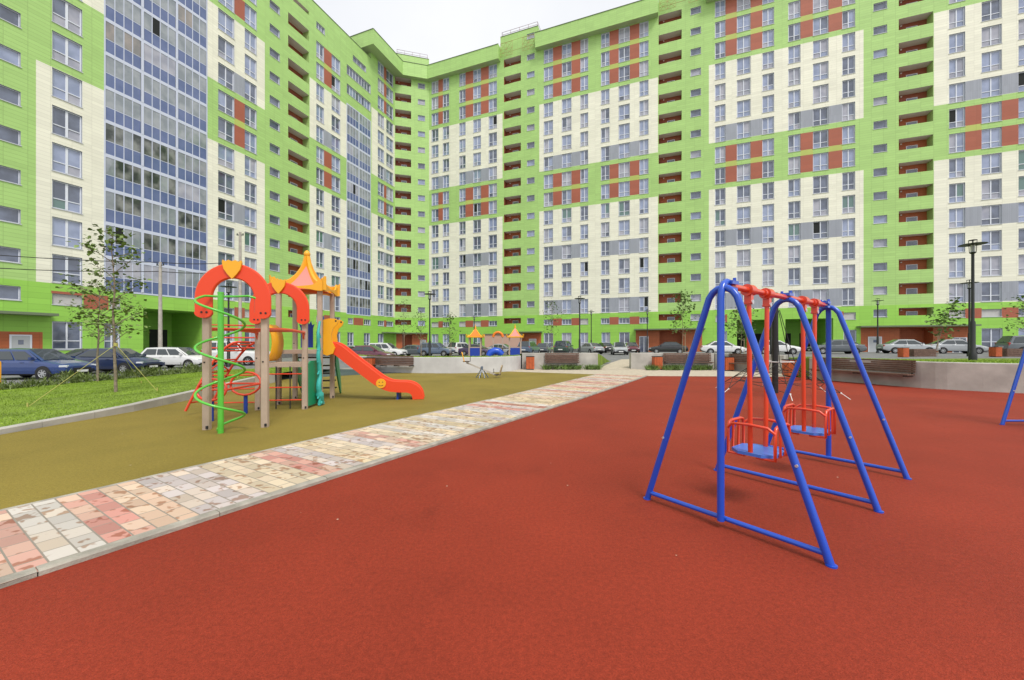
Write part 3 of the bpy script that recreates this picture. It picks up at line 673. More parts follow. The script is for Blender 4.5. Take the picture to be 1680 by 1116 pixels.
cb = MB()
fbox(cb, FL, sL0, sC-.01, ZL, ZL+.07, -.3, .06)
for (Fc, s0, s1) in towers: fbox(cb, Fc, s0, s1, ZT, ZT+.07, -.3, .05)
fbox(cb, FC, 0, ends[FC][1], ZT, ZT+.07, -.3, .05)
cb.build('parapet_cap', M['canopy'], bld)
# overhanging roof fascias
def isect(p, d, q, e):
    k = ((q.x-p.x)*e.y-(q.y-p.y)*e.x)/(d.x*e.y-d.y*e.x); return p+d*k
def fascia(outer, inner, back0=None):
    b = MB(); n = len(outer); z0, z1 = ZM+EYE, ZF+EYE; u = 0
    for i in range(n-1):
        a, c, p, q = outer[i], outer[i+1], inner[i], inner[i+1]; L = (c-a).length
        b.face([(a.x, a.y, z0), (c.x, c.y, z0), (c.x, c.y, z1), (a.x, a.y, z1)], 0, [(u, 0), (u+L, 0), (u+L, 2.4), (u, 2.4)]); u += L
        b.face([(a.x, a.y, z0), (p.x, p.y, z0), (q.x, q.y, z0), (c.x, c.y, z0)], 1)
        b.face([(a.x, a.y, z1), (c.x, c.y, z1), (q.x, q.y, z1), (p.x, p.y, z1)], 2)
        A = Vector((a.x, a.y, z1+.03)); C = Vector((c.x, c.y, z1+.03)); b.bar(A, C, .14, .06, 3)
    for (a, p, o) in ((outer[0], inner[0], 0), (outer[-1], inner[-1], 1)):
        L = (a-p).length; b.face([(p.x, p.y, z0), (a.x, a.y, z0), (a.x, a.y, z1), (p.x, p.y, z1)], 0, [(0, 0), (L, 0), (L, 2.4), (0, 2.4)])
    return b.build('roof_fascia', [M['green'], M['soffit'], M['roof'], M['canopy']], bld)
o1, o2, o3 = 1.7, .85, .95
pL = FL.O+FL.n*o1; pC = FC.O+FC.n*o2; pR = FR.O+FR.n*o3
tip = pL+FL.e*50.9; c1 = isect(pL, FL.e, pC, FC.e); c2 = isect(pC, FC.e, pR, FR.e); e1 = pR+FR.e*FR.s_of(821)
i0 = FL.O+FL.e*50.9-FL.n*10; j0 = FL.O+FL.e*(ends[FL][1]-.0); j1 = FR.O+FR.e*ends[FR][0]; j2 = FR.O+FR.e*FR.s_of(821)
tipin = FL.O+FL.e*sC+FL.n*.003
fascia([i0, tip, c1, c2, e1], [i0-FL.n*.1, tipin, j0+FC.n*.003, j1+FR.n*.003, j2+FR.n*.003])
for (p0, p1) in ((880.5, 1079.8), (1158, 1420), (1532, None)):
    s0 = FR.s_of(p0); s1 = FR.s_of(p1) if p1 else sR1
    q = FR.O+FR.n*o3; fascia([q+FR.e*s0, q+FR.e*s1], [FR.O+FR.n*.003+FR.e*s0, FR.O+FR.n*.003+FR.e*s1])
# roof railings on the stair towers
for (Fc, s0, s1) in towers[:1]+[(FC, .2, ends[FC][1]-.1)]:
    b = MB(); zz = ZT
    for h in (.5, .95): b.tube([Fc.P(s0+.2, -6, zz+h), Fc.P(s0+.2, -.25, zz+h), Fc.P(s1-.2, -.25, zz+h), Fc.P(s1-.2, -6, zz+h)], .035, 0, 6)
    for i in range(5):
        s = s0+.2+(s1-s0-.4)*i/4; b.tube([Fc.P(s, -.25, zz), Fc.P(s, -.25, zz+.95)], .035, 0, 6)
    b.build('roof_railing', M['rail'], bld)
# windows
rw = random.Random(11)
GM = ['frame', 'sill', 'g1', 'g2', 'g3', 'g4', 'gd', 'vent', 'reveal']; GI = {k: i for i, k in enumerate(GM)}; GMM = [M[k] for k in GM]
def pane_mat(zeta, Fc=None):  # pane colour by height and wing imitates what the glass mirrors
    r = rw.random()
    if Fc is FL: return ('g2' if r < .60 else ('g1' if r < .90 else 'g3')) if zeta > 18 else ('g1' if r < .68 else ('g4' if r < .78 else ('g2' if r < .92 else 'g3')))
    if zeta > 22: return 'g2' if r < .62 else ('g1' if r < .82 else 'g3')
    return 'g1' if r < .45 else ('g2' if r < .74 else ('g3' if r < .95 else 'g4'))
def window_geo(fb, pb, w, gm):
    Fc, s0, s1, z0, z1, style = w; d0, d1 = -.22, -.14; f = .075
    s0 += .015; s1 -= .015; z0 += .012; z1 -= .012
    if style == 'stair': f = .05
    if style == 'blind':
        fbox(pb, Fc, s0, s1, z0, z1, -.22, -.15, GI['vent']); fbox(fb, Fc, s0-.05, s1+.05, z0-.06, z0, -.05, .05, 1); return
    fbox(fb, Fc, s0, s0+f, z0, z1, d0, d1); fbox(fb, Fc, s1-f, s1, z0, z1, d0, d1); fbox(fb, Fc, s0+f, s1-f, z1-f, z1, d0, d1); fbox(fb, Fc, s0+f, s1-f, z0, z0+f, d0, d1)
    fbox(fb, Fc, s0-.06, s1+.06, z0-.07, z0-.012, -.30, .05, 1)
    w_ = s1-s0; h = z1-z0; fl = rw.random() < .3
    base = pane_mat(z0, Fc)
    def pane(a, c, e, g, m=None):
        mm = m or (base if rw.random() < .7 else pane_mat(z0, Fc)); t = rw.uniform(-.008, .008)
        P = Fc.P; pb.face([P(a, -.19+t, e), P(c, -.19-t, e), P(c, -.19-t*.5, g), P(a, -.19+t*.5, g)], GI[mm])
    if style in ('tall', 'wide', 'shop'):
        mid = (s0+s1)/2; mw = .075 if style == 'wide' else .05; tz = z0+h*(.36 if style == 'wide' else .31)
        fbox(fb, Fc, mid-mw, mid+mw, z0+f, z1-f, d0, d1+.01)
        fbox(fb, Fc, s0+f, mid-mw, tz-.035, tz+.035, d0, d1); fbox(fb, Fc, mid+mw, s1-f, tz-.035, tz+.035, d0, d1)
        for (a, c) in ((s0+f, mid-mw), (mid+mw, s1-f)):
            opened = style == 'tall' and rw.random() < .018
            pane(a, c, tz+.035, z1-f, 'gd' if opened else None); pane(a, c, z0+f, tz-.035, 'g3' if (base != 'g1' and rw.random() < .35) else None)
    elif style == 'strip':
        n = 8
        for i in range(n):
            a = s0+f+(s1-s0-2*f)*i/n; c = s0+f+(s1-s0-2*f)*(i+1)/n
            if i: fbox(fb, Fc, a-.03, a+.03, z0+f, z1-f, d0, d1)
            pane(a+.03, c-.03, z0+f, z1-f)
    elif style == 'low':
        n = 3
        for i in range(n):
            a = s0+f+(s1-s0-2*f)*i/n; c = s0+f+(s1-s0-2*f)*(i+1)/n
            if i: fbox(fb, Fc, a-.03, a+.03, z0+f, z1-f, d0, d1)
            pane(a, c, z0+f, z1-f, 'g1')
    else:
        pane(s0+f, s1-f, z0+f, z1-f, 'g1' if rw.random() < (.9 if Fc is FL else .5) else ('g2' if rw.random() < .6 else 'g3'))
def size_of(w):
    Fc, s0, s1, z0, z1, _ = w; a = Fc.P(s0, 0, z0); c = Fc.P(s1, 0, z1); vis = 1
    ax, cx = a.x/a.y, c.x/c.y; y1 = HY-F*z1/((a.y+c.y)/2)
    if not (-1.33 < (ax+cx)/2 < 1.33) or y1 < -30: vis = .01
    return abs(ax-cx)*(z1-z0)/((a.y+c.y)/2)*vis
byname = {'stair': 'stairwell_window', 'low': 'strip_window', 'strip': 'strip_window', 'blind': 'vent_panel', 'shop': 'ground_floor_window', 'tall': 'window', 'wide': 'window'}
groups = {}
for w in wins: groups.setdefault(byname[w[5]], []).append(w)
for nm, ws in groups.items():
    ws.sort(key=size_of, reverse=True)
    for w in ws[:100]:
        fb, pb = MB(), MB(); window_geo(fb, pb, w, None)
        if nm == 'vent_panel':
            for (vs_, f_) in ((pb, None),):
                k = len(fb.v); fb.v += pb.v; fb.f += [[i+k for i in f] for f in pb.f]; fb.m += pb.m; fb.uv += pb.uv; fb.sm += pb.sm
            fb.build(nm, GMM, bld)
        else:
            fo = fb.build(nm, GMM, bld); po = pb.build('pane', GMM); po.parent = fo
    if len(ws) > 100:
        fb = MB()
        for w in ws[100:]: window_geo(fb, fb, w, None)
        tag(fb.build(nm, GMM, bld), kind='stuff')
# recessed balconies
LM = ['green', 'ceil', 'lback', 'frame', 'g1', 'lamp_w', 'plinth', 'orange']; LMM = [M[k] for k in LM]
for n, (Fc, s0, s1, z0, z1) in enumerate(logg):
    b = MB(); P = Fc.P; D = 1.2; fl = z0-1.0 if z1-z0 > .8 else z0-.2; e = .004
    s0 += e; s1 -= e; z1 -= e
    b.face([P(s0, 0, z1), P(s0, -D, z1), P(s1, -D, z1), P(s1, 0, z1)], 1)
    b.face([P(s0, -D, fl), P(s1, -D, fl), P(s1, -D, z1), P(s0, -D, z1)], 7 if n % 15 > 9 or z0 < 18 else 2, [(s0, fl), (s1, fl), (s1, z1), (s0, z1)])
    b.face([P(s0, 0, fl), P(s0, -D, fl), P(s0, -D, z1), P(s0, 0, z1)], 2, [(0, fl), (D, fl), (D, z1), (0, z1)])
    b.face([P(s1, 0, fl), P(s1, 0, z1), P(s1, -D, z1), P(s1, -D, fl)], 0, [(0, fl), (0, z1), (D, z1), (D, fl)])
    b.face([P(s0, 0, fl), P(s1, 0, fl), P(s1, -D, fl), P(s0, -D, fl)], 1)
    b.face([P(s0, -.12, fl), P(s0, -.12, z0), P(s1, -.12, z0), P(s1, -.12, fl)], 1)
    b.face([P(s0, 0, z0), P(s1, 0, z0), P(s1, -.12, z0), P(s0, -.12, z0)], 6)
    w = s1-s0
    if z1-z0 > .8:
        a = s0+w*.38; c = s0+w*.72; zz = min(z1-.35, z0+.85)
        fbox(b, Fc, a, a+.07, fl, zz, -D, -D+.06, 3); fbox(b, Fc, c-.07, c, fl, zz, -D, -D+.06, 3); fbox(b, Fc, a+.07, c-.07, zz-.07, zz, -D, -D+.06, 3); fbox(b, Fc, a+.07, c-.07, fl, zz-.07, -D, -D+.03, 4)
        fbox(b, Fc, s0+w*.2, s0+w*.2+.16, z1-.28, z1-.14, -D, -D+.12, 5)
    b.build('recessed_balcony', LMM, bld)
# glazed balconies
ZM_ = ['lfr', 'gl', 'gb', 'gd', 'gp', 'gt', 'g3', 'gl2']; ZMM = [M[k] for k in ZM_]
for (Fc, s0, s1, k) in glaz:
    b = MB(); t = T(k); n = 4; zt0 = t+.25; zm = t-1.3; zb = t-2.45; r0 = rw.random()
    fbox(b, Fc, s0, s1, zt0, t+.41, -.02, .03); fbox(b, Fc, s0, s1, zb-.14, zb, -.02, .03)
    pw = .10
    fbox(b, Fc, s0, s0+pw, zb, zt0, -.02, .045); fbox(b, Fc, s1-pw, s1, zb, zt0, -.02, .045)
    if k > 9 and r0 < .6: r0 = -1
    kind = 7 if r0 < 0 else 1 if r0 < .84 else (4 if r0 < .90 else (5 if r0 < .93 else 6))
    for i in range(n):
        a = s0+pw+(s1-s0-2*pw)*i/n; c = s0+pw+(s1-s0-2*pw)*(i+1)/n
        if i: fbox(b, Fc, a-.03, a+.03, zb, zt0, -.02, .025)
        fbox(b, Fc, a+.03, c-.03, zm-.025, zm+.025, -.01, .015)
        tl = rw.uniform(-.006, .006)
        b.face([Fc.P(a+.03, .0+tl, zb), Fc.P(c-.03, -tl, zb), Fc.P(c-.03, -tl, zm), Fc.P(a+.03, tl, zm)], 2)
        m = 3 if rw.random() < .03 else (kind if rw.random() < .85 else 1)
        b.face([Fc.P(a+.03, .0+tl, zm), Fc.P(c-.03, -tl, zm), Fc.P(c-.03, tl, zt0), Fc.P(a+.03, -tl, zt0)], m)
    b.build('glazed_balcony', ZMM, bld)
# porches and driveway passages
for (Fc, s0, s1, z0, z1, D, m) in porches:
    b = MB(); P = Fc.P; e = .004; s0 += e; s1 -= e; z1 -= e
    uvb = lambda w: [(0, z0), (w, z0), (w, z1), (0, z1)]
    b.face([P(s0, 0, z1), P(s0, -D, z1), P(s1, -D, z1), P(s1, 0, z1)], 0, [(0, 0), (0, D), (3, D), (3, 0)])
    b.face([P(s0, -D, z0), P(s1, -D, z0), P(s1, -D, z1), P(s0, -D, z1)], 0, uvb(s1-s0))
    b.face([P(s0, 0, z0), P(s0, -D, z0), P(s0, -D, z1), P(s0, 0, z1)], 0, uvb(D)); b.face([P(s1, -D, z0), P(s1, 0, z0), P(s1, 0, z1), P(s1, -D, z1)], 0, uvb(D))
    if D > 4:
        for f_ in (.12, .62): fbox(b, Fc, s0+(s1-s0)*f_, s0+(s1-s0)*(f_+.3), z0, 1.6, -D, -D+.05, 1)  # flat dark panels painted in for the shade at the far end
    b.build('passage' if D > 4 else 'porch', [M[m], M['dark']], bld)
for (Fc, s0, s1, z0, z1) in canop:
    b = MB(); fbox(b, Fc, s0, s1, z0, z1, .002, 1.25); b.build('entrance_canopy', M['canopy'], bld)
for (Fc, p0, p1, zt_, kind) in doors:
    s0, s1 = sorted((Fc.s_of(p0), Fc.s_of(p1))); zg = zt(Fc.X((s0+s1)/2))-EYE-.05
    b = MB(); f = .1
    fbox(b, Fc, s0, s0+f, zg, zt_, -.02, .07); fbox(b, Fc, s1-f, s1, zg, zt_, -.02, .07); fbox(b, Fc, s0+f, s1-f, zt_-f, zt_, -.02, .07)
    fbox(b, Fc, s0+f, s1-f, zg, zt_-f, -.02, .04, 1)
    o = b.build('door', [M['frame'], M['door'] if kind == 'grey' else M['g1']], bld)
    w = s1-s0; b = MB(); fbox(b, Fc, s0+w*.38, s0+w*.62, zt_-.75, zt_-.4, .04, .055) if kind == 'grey' else fbox(b, Fc, s0+w*.46, s0+w*.54, zg, zt_-.1, .04, .075)
    q = b.build('door_window' if kind == 'grey' else 'door_stile', M['g1'] if kind == 'grey' else M['frame']); q.parent = o
# stone plinth
for Fc, segs in ((FL, [(sL0, FL.s_of(10)), (FL.s_of(60), FL.s_of(235)), (FL.s_of(338), FL.s_of(626))]), (FR, [(FR.s_of(706), FR.s_of(842)), (FR.s_of(890), FR.s_of(1042)), (FR.s_of(1153), FR.s_of(1208)), (FR.s_of(1368), FR.s_of(1411)), (FR.s_of(1592), sR1)])):
    for s0, s1 in segs:
        b = MB(); n = max(1, int((s1-s0)/4))
        for i in range(n):
            a = s0+(s1-s0)*i/n; c = s0+(s1-s0)*(i+1)/n; fbox(b, Fc, a, c, -3, zt(Fc.X((a+c)/2))-EYE+.55, .002, .05)
        b.build('plinth', M['plinth'], bld)
# facade cradles hung below the tower roofs
def cradle(p0, p1, label):
    s0, s1 = FR.s_of(p0), FR.s_of(p1)
    root = empty('facade_cradle', FR.P((s0+s1)/2, .6, 49.6), label, 'facade cradle', 'facade cradles under the roof')
    w = (s1-s0)
    for (a, c) in ((s0, s0+w*.36), (s1-w*.34, s1)):
        b = MB(); zz = [49.75, 50.9, 52.0]; d = .55
        for dd in (d,):
            for z in zz: b.tube([FR.P(a, dd, z), FR.P(c, dd, z)], .024, 0, 5)
            for s in (a, (a+c)/2, c): b.tube([FR.P(s, dd, zz[0]), FR.P(s, dd, zz[2])], .024, 0, 5)
            for i in range(2):
                sa = a+(c-a)*i/2; sb = a+(c-a)*(i+1)/2
                for j in range(2): b.tube([FR.P(sa, dd, zz[j]), FR.P(sb, dd, zz[j+1])], .025, 0, 5); b.tube([FR.P(sb, dd, zz[j]), FR.P(sa, dd, zz[j+1])], .025, 0, 5)
        b.build('lattice_frame', M['cradle'], root)
    b = MB()
    for z in (50.3, 52.05): b.tube([FR.P(s0, .55, z), FR.P(s1, .55, z)], .03, 0, 5)
    b.build('rail', M['cradle'], root)
cradle(823, 878, 'yellow lattice facade cradle hanging on the stair tower nearest the roof corner')
cradle(1082, 1155, 'yellow lattice facade cradle on the middle stair tower, cut by the top edge')

# ------------------------------------------------------------------ playground: the tower with arches, spiral, slide
def post(parent, x, y, h, w=.115, m=None):
    b = MB(); hw = w/2; c = .018
    prof = [(-hw+c, -hw), (hw-c, -hw), (hw, -hw+c), (hw, hw-c), (hw-c, hw), (-hw+c, hw), (-hw, hw-c), (-hw, -hw+c)]
    a = R(9); q = [(p[0]*math.cos(a)-p[1]*math.sin(a)+x, p[0]*math.sin(a)+p[1]*math.cos(a)+y) for p in prof]
    A = [(p[0], p[1], -.05) for p in q]; B = [(p[0], p[1], h) for p in q]
    for i in range(8): b.face([A[i], A[(i+1) % 8], B[(i+1) % 8], B[i]])
    b.face(B); 
    b.box((x+hw*.9, y-hw*1.15, .05), (.03, .03, .05), 1); b.box((x, y-hw-.004, h*.52), (.025, .012, .025), 1)
    return b.build('post', [m or M['beige'], M['trim']], parent)
U = Vector((math.cos(R(9)), math.sin(R(9)), 0)); V = Vector((-math.sin(R(9)), math.cos(R(9)), 0)); Zv = Vector((0, 0, 1))
PF = {'FL': Vector((-5.54, 6.99, 0)), 'FR': Vector((-4.62, 7.2, 0)), 'BL': Vector((-5.98, 9.07, 0)), 'BR': Vector((-4.95, 9.2, 0)), 'T6': Vector((-6.0, 9.9, 0)), 'T8': Vector((-5.03, 10.08, 0)), 'T7': Vector((-6.13, 10.88, 0)), 'T4': Vector((-5.16, 11.05, 0)), 'CL': Vector((-7.02, 8.95, 0))}
tower = empty('play_tower', (-5.4, 9.2, 0), 'large play tower with red arches, green spiral pole, pink pagoda roof and red slide', 'play structure', 'play structures in the courtyard')
for k, h in (('FL', 2.35), ('FR', 2.35), ('BL', 2.35), ('BR', 2.35), ('T6', 3.02), ('T8', 3.02), ('T7', 3.02), ('T4', 3.02)): post(tower, PF[k].x, PF[k].y, h)
post(tower, PF['CL'].x, PF['CL'].y, 1.0)
def arch(A, B, z0, zc, ri, ro, t=.07, off=-.1):
    c = (A+B)/2; d = (B-A).normalized(); nn = Vector((d.y, -d.x, 0)); O = Vector((c.x, c.y, 0))+nn*(-off)
    half = (B-A).length/2; rm = (ri+ro)/2; sc = half/rm; w = (ro-ri)/2
    poly = []
    n = 22
    def foot(cx, flip):
        r_ = []
        for i in range(1, 7):
            a = math.pi*i/7; r_.append((cx+(w*math.cos(a))*flip, z0-w*.75*math.sin(a)))
        return r_
    poly += [((half+w)*math.cos(math.pi*i/n), zc+(ro)*math.sin(math.pi*i/n)) for i in range(n+1)]
    poly += [(-half-w, z0)]+[(-half-w*math.cos(math.pi*i/7), z0-w*.75*math.sin(math.pi*i/7)) for i in range(1, 7)]+[(-half+w, z0)]
    poly += [(-(half-w)*math.cos(math.pi*i/n), zc+ri*math.sin(math.pi*i/n)) for i in range(n+1)]
    poly += [(half-w, z0)]+[(half-w*math.cos(math.pi*i/7), z0-w*.75*math.sin(math.pi*i/7)) for i in range(1, 7)]+[(half+w, z0)]
    b = MB()
    # ring built as quads (outline is concave)
    def P(p, s): return O+d*p[0]+Zv*p[1]+nn*s
    outer = [(half+w, z0)]+[((half+w)*math.cos(math.pi*i/n), zc+ro*math.sin(math.pi*i/n)) for i in range(n+1)]+[(-half-w, z0)]
    inner = [(half-w, z0)]+[((half-w)*math.cos(math.pi*i/n), zc+ri*math.sin(math.pi*i/n)) for i in range(n+1)]+[(-half+w, z0)]
    e = .02
    for i in range(len(outer)-1):
        o0, o1_, i0_, i1_ = outer[i], outer[i+1], inner[i], inner[i+1]
        def ins(o_, i_): 
            v = Vector((i_[0]-o_[0], i_[1]-o_[1])); L = v.length; v = v/L*e; return (o_[0]+v.x, o_[1]+v.y), (i_[0]-v.x, i_[1]-v.y)
        a0, b0 = ins(o0, i0_); a1, b1 = ins(o1_, i1_); hh = t/2
        for sgn in (1, -1):
            b.face([P(a0, hh*sgn), P(a1, hh*sgn), P(b1, hh*sgn), P(b0, hh*sgn)], 0, None, False)
            b.face([P(o0, (hh-e)*sgn), P(o1_, (hh-e)*sgn), P(a1, hh*sgn), P(a0, hh*sgn)], 0); b.face([P(b0, hh*sgn), P(b1, hh*sgn), P(i1_, (hh-e)*sgn), P(i0_, (hh-e)*sgn)], 0)
        b.face([P(o0, hh-e), P(o1_, hh-e), P(o1_, -hh+e), P(o0, -hh+e)], 0, None, True); b.face([P(i0_, hh-e), P(i1_, hh-e), P(i1_, -hh+e), P(i0_, -hh+e)], 0, None, True)
    for sx in (1, -1):
        poly2 = [(sx*half+w*math.cos(math.pi+math.pi*i/10), z0+w*.75*math.sin(math.pi+math.pi*i/10)) for i in range(11)]
        b.prism(poly2, O, d, Zv, t)
    for sx in (1, -1):
        for q in (.06, -.02): b.disc(O+d*(sx*half+q)+Zv*(z0-.0)+nn*(t/2), nn, .018, .02, 1, 8)
    o = b.build('arch', [M['redpl'], M['trim']], tower)
    s = [(-.15, .13), (-.14, .17), (-.10, .145), (-.05, .17), (0, .15), (.05, .17), (.10, .145), (.14, .17), (.15, .13), (.125, .02), (.07, -.06), (0, -.14), (-.07, -.06), (-.125, .02)]
    b = MB(); b.prism([(x*1.05, y*1.1) for x, y in s], O+Zv*(zc+rm)+nn*(t/2+.02), d, Zv, .045)
    b.build('crest', M['yel'], tower, bevel=.008)
arch(PF['FL'], PF['FR'], 2.12, 2.38, .36, .635)
arch(PF['BL'], PF['BR'], 2.12, 2.38, .36, .635)
# spiral climber
b = MB(); pc = Vector((-5.07, 6.70, 0)); b.tube([pc+Zv*(-.03), pc+Zv*2.43], .045, 0, 12); b.disc(pc+Zv*2.44, Zv, .048, .03, 0, 12)
b.build('spiral_pole', M['lime'], tower)
hp = []; n = 132
for i in range(n+1):
    z = 2.40-i/n*2.36; a = math.pi-(2.37-z)/.80*2*math.pi*-1
    rr = .345 if z > .12 else .345*max(.12, (z/.12))
    hp.append(pc+Vector((rr*math.cos(a), rr*math.sin(a), z)))
pre = [PF['FR']+Vector((-.05, -.1, 2.38)), pc+Vector((.30, .26, 2.42)), pc+Vector((.05, .34, 2.42)), pc+Vector((-.22, .26, 2.41))]
b = MB(); b.tube(pre+hp, .021, 0, 8); b.build('spiral_rail', M['lime'], tower)
# monkey bars
for a, c in (('FL', 'BL'), ('FR', 'BR')):
    b = MB(); p = PF[a]+Zv*1.82; q = PF[c]+Zv*1.82; pts = [p.lerp(q, i/8)+Zv*(.03*math.sin(math.pi*i/8)) for i in range(9)]
    b.tube(pts, .034, 0, 8)
    for x in (p, q): b.prism([(0, .02), (.12, .02), (0, -.16)], x+(q-p).normalized()*(.06 if x is p else -.06), (q-p) if x is p else (p-q), Zv, .02)
    b.build('side_rail', M['redp'], tower)
for i in range(1, 7):
    b = MB(); t = i/7; b.tube([PF['FL'].lerp(PF['BL'], t)+Zv*1.84, PF['FR'].lerp(PF['BR'], t)+Zv*1.84], .017, 0, 6); b.build('rung', M['redp'], tower)
b = MB(); b.tube([PF['CL']+Zv*.98, PF['CL']+Zv*2.0, PF['BL']+Zv*1.98], .02, 0, 7)
for z in (.18, .50, .82, 1.14, 1.46, 1.70): b.tube([PF['CL']+Zv*z, PF['BL']+Zv*z], .017, 0, 6)
b.build('ladder_bars', M['redp'], tower)
b = MB()
for z in (.22, .52, .84): b.tube([PF['BL']+Zv*z, PF['BR']+Zv*z], .017, 0, 6)
for t in (.38, .68): b.tube([PF['BL'].lerp(PF['BR'], t)+Zv*.02, PF['BL'].lerp(PF['BR'], t)+Zv*1.02], .014, 1, 6)
b.build('climbing_grid', [M['redp'], M['trim']], tower)
# red arched climber behind the spiral
b = MB(); A0 = Vector((-6.95, 8.35, 0))
def arc_pt(t): return A0+U*(-.12+.95*t)+V*(.30*t)+Zv*(.10+1.5*math.sin(t*1.62))
for off in (0, 1):
    b.tube([arc_pt(i/14)+(U*.18+V*.55)*off for i in range(15)], .026, 0, 8)
for i in range(1, 14, 2):
    p = arc_pt(i/14); q = p+U*.18+V*.55; b.tube([p, q], .018, 0, 6)
    if i in (5, 9): b.tube([p, p.lerp(q, .5)+Vector((.12, -.1, .2)), q], .018, 0, 6)
b.build('arched_climber', M['redp'], tower)
for (x, y) in ((-6.05, 7.75), (-5.95, 8.6)):
    b = MB(); b.tube([(x, y, -.02), (x, y, .42)], .04, 0, 8); b.build('leg', M['nav'], tower)
# small red hoop steps on their legs
b = MB()
for (x, y, z0, w, h) in ((-6.05, 7.75, .42, .30, .42), (-5.95, 8.6, .42, .34, .5)):
    c = Vector((x, y, z0)); pts = [c+Vector((w*math.cos(t), w*.5*math.sin(t)*.3, h*.5+h*.5*math.sin(t))) for t in [2*math.pi*i/16 for i in range(16)]]
    b.tube(pts, .025, 0, 7, closed=True); b.tube([c+Vector((-w, 0, h*.5)), c+Vector((w, 0, h*.5))], .022, 0, 6)
b.tube([(-6.3, 7.78, .63), (-6.26, 8.58, .67)], .022, 0, 6); b.tube([(-5.75, 7.75, .63), (-5.6, 8.6, .67)], .022, 0, 6)
b.build('hoop_steps', M['redp'], tower)
# decks
def deck(ks, z, ex=.0):
    b = MB(); P = [PF[k]+Zv*z for k in ks]; Q = [p-Zv*.1 for p in P]
    b.face(P); b.face(Q[::-1])
    for i in range(4): b.face([P[(i+1) % 4], P[i], Q[i], Q[(i+1) % 4]])
    b.build('deck', M['beige'], tower)
deck(['BL', 'BR', 'T8', 'T6'], 1.10); deck(['T6', 'T8', 'T4', 'T7'], 1.40)
# roof
RC = (PF['T6']+PF['T8']+PF['T7']+PF['T4'])/4; Rr = .76
def prof_z(t): return 3.86-(.86)*(1-(1-t)**1.7)*.96
b = MB(); N = 10
dirs = [(PF[k]-RC).normalized() for k in ('T6', 'T8', 'T4', 'T7')]
for f in range(4):
    d0, d1 = dirs[f], dirs[(f+1) % 4]
    for i in range(N):
        t0, t1 = i/N, (i+1)/N
        a, c, e, g = RC+d0*Rr*t0+Zv*(prof_z(t0)-.06), RC+d1*Rr*t0+Zv*(prof_z(t0)-.06), RC+d1*Rr*t1+Zv*(prof_z(t1)-.06), RC+d0*Rr*t1+Zv*(prof_z(t1)-.06)
        b.face([a, g, e, c] if i else [a, g, e], 0, None, True)
    b.face([RC+d0*Rr*.98+Zv*2.98, RC+d1*Rr*.98+Zv*2.98, RC+Zv*3.2], 1)
b.build('roof_panel', [M['pink'], M['redpl']], tower)
ribU = [(0, 4.02), (.05, 4.01), (.07, 3.92), (.10, 3.78), (.17, 3.60), (.29, 3.42), (.43, 3.28), (.58, 3.20), (.70, 3.18), (.78, 3.20), (.83, 3.27), (.88, 3.22), (.93, 3.30)]
ribL = [(0, 3.62), (.03, 3.60), (.07, 3.54), (.11, 3.46), (.18, 3.36), (.28, 3.24), (.42, 3.12), (.58, 3.02), (.70, 2.98), (.78, 2.96), (.83, 2.95), (.88, 2.94), (.92, 2.95)]
for d in dirs:
    b = MB(); tt = .075; nn = Vector((-d.y, d.x, 0))
    for i in range(len(ribU)-1):
        P = lambda p, s: RC+d*p[0]+Zv*p[1]+nn*s*tt/2
        w0 = w1 = 1
        b.face([P(ribU[i], 1), P(ribU[i+1], 1), P(ribL[i+1], 1), P(ribL[i], 1)]); b.face([P(ribU[i+1], -1), P(ribU[i], -1), P(ribL[i], -1), P(ribL[i+1], -1)])
        b.face([P(ribU[i], -1), P(ribU[i+1], -1), P(ribU[i+1], 1), P(ribU[i], 1)], 0, None, True); b.face([P(ribL[i+1], -1), P(ribL[i], -1), P(ribL[i], 1), P(ribL[i+1], 1)], 0, None, True)
    e = P; b.face([e(ribU[-1], -1), e(ribL[-1], -1), e(ribL[-1], 1), e(ribU[-1], 1)])
    b.build('roof_rib', M['yel'], tower)
# eave boards with crown points at the corners
for f in range(4):
    d0, d1 = dirs[f], dirs[(f+1) % 4]; A = RC+d0*.86; C = RC+d1*.86; L = (C-A).length
    top = [(0, .36), (.06, .26), (.12, .33), (.2, .2), (.3, .16), (L/2, .12), (L-.3, .16), (L-.2, .2), (L-.12, .33), (L-.06, .26), (L, .36)]
    bot = [(0, 0), (.06, 0), (.12, .0), (.2, .01), (.3, .035), (L/2, .07), (L-.3, .035), (L-.2, .01), (L-.12, 0), (L-.06, 0), (L, 0)]
    u = (C-A).normalized(); nn = u.cross(Zv); b = MB(); t = .04
    for i in range(len(top)-1):
        P = lambda p, s: A+u*p[0]+Zv*(2.93+p[1]*.9)+nn*s*t/2
        b.face([P(bot[i], 1), P(bot[i+1], 1), P(top[i+1], 1), P(top[i], 1)]); b.face([P(bot[i+1], -1), P(bot[i], -1), P(top[i], -1), P(top[i+1], -1)])
        b.face([P(top[i], 1), P(top[i+1], 1), P(top[i+1], -1), P(top[i], -1)]); b.face([P(bot[i+1], 1), P(bot[i], 1), P(bot[i], -1), P(bot[i+1], -1)])
    b.build('eave_board', M['yel'], tower)
b = MB(); b.lathe(RC+Zv*0, [(.03, 3.9), (.075, 3.95), (.085, 4.01), (.06, 4.06), (.03, 4.09), (.012, 4.1)], 0, 12); b.build('finial', M['yel'], tower)
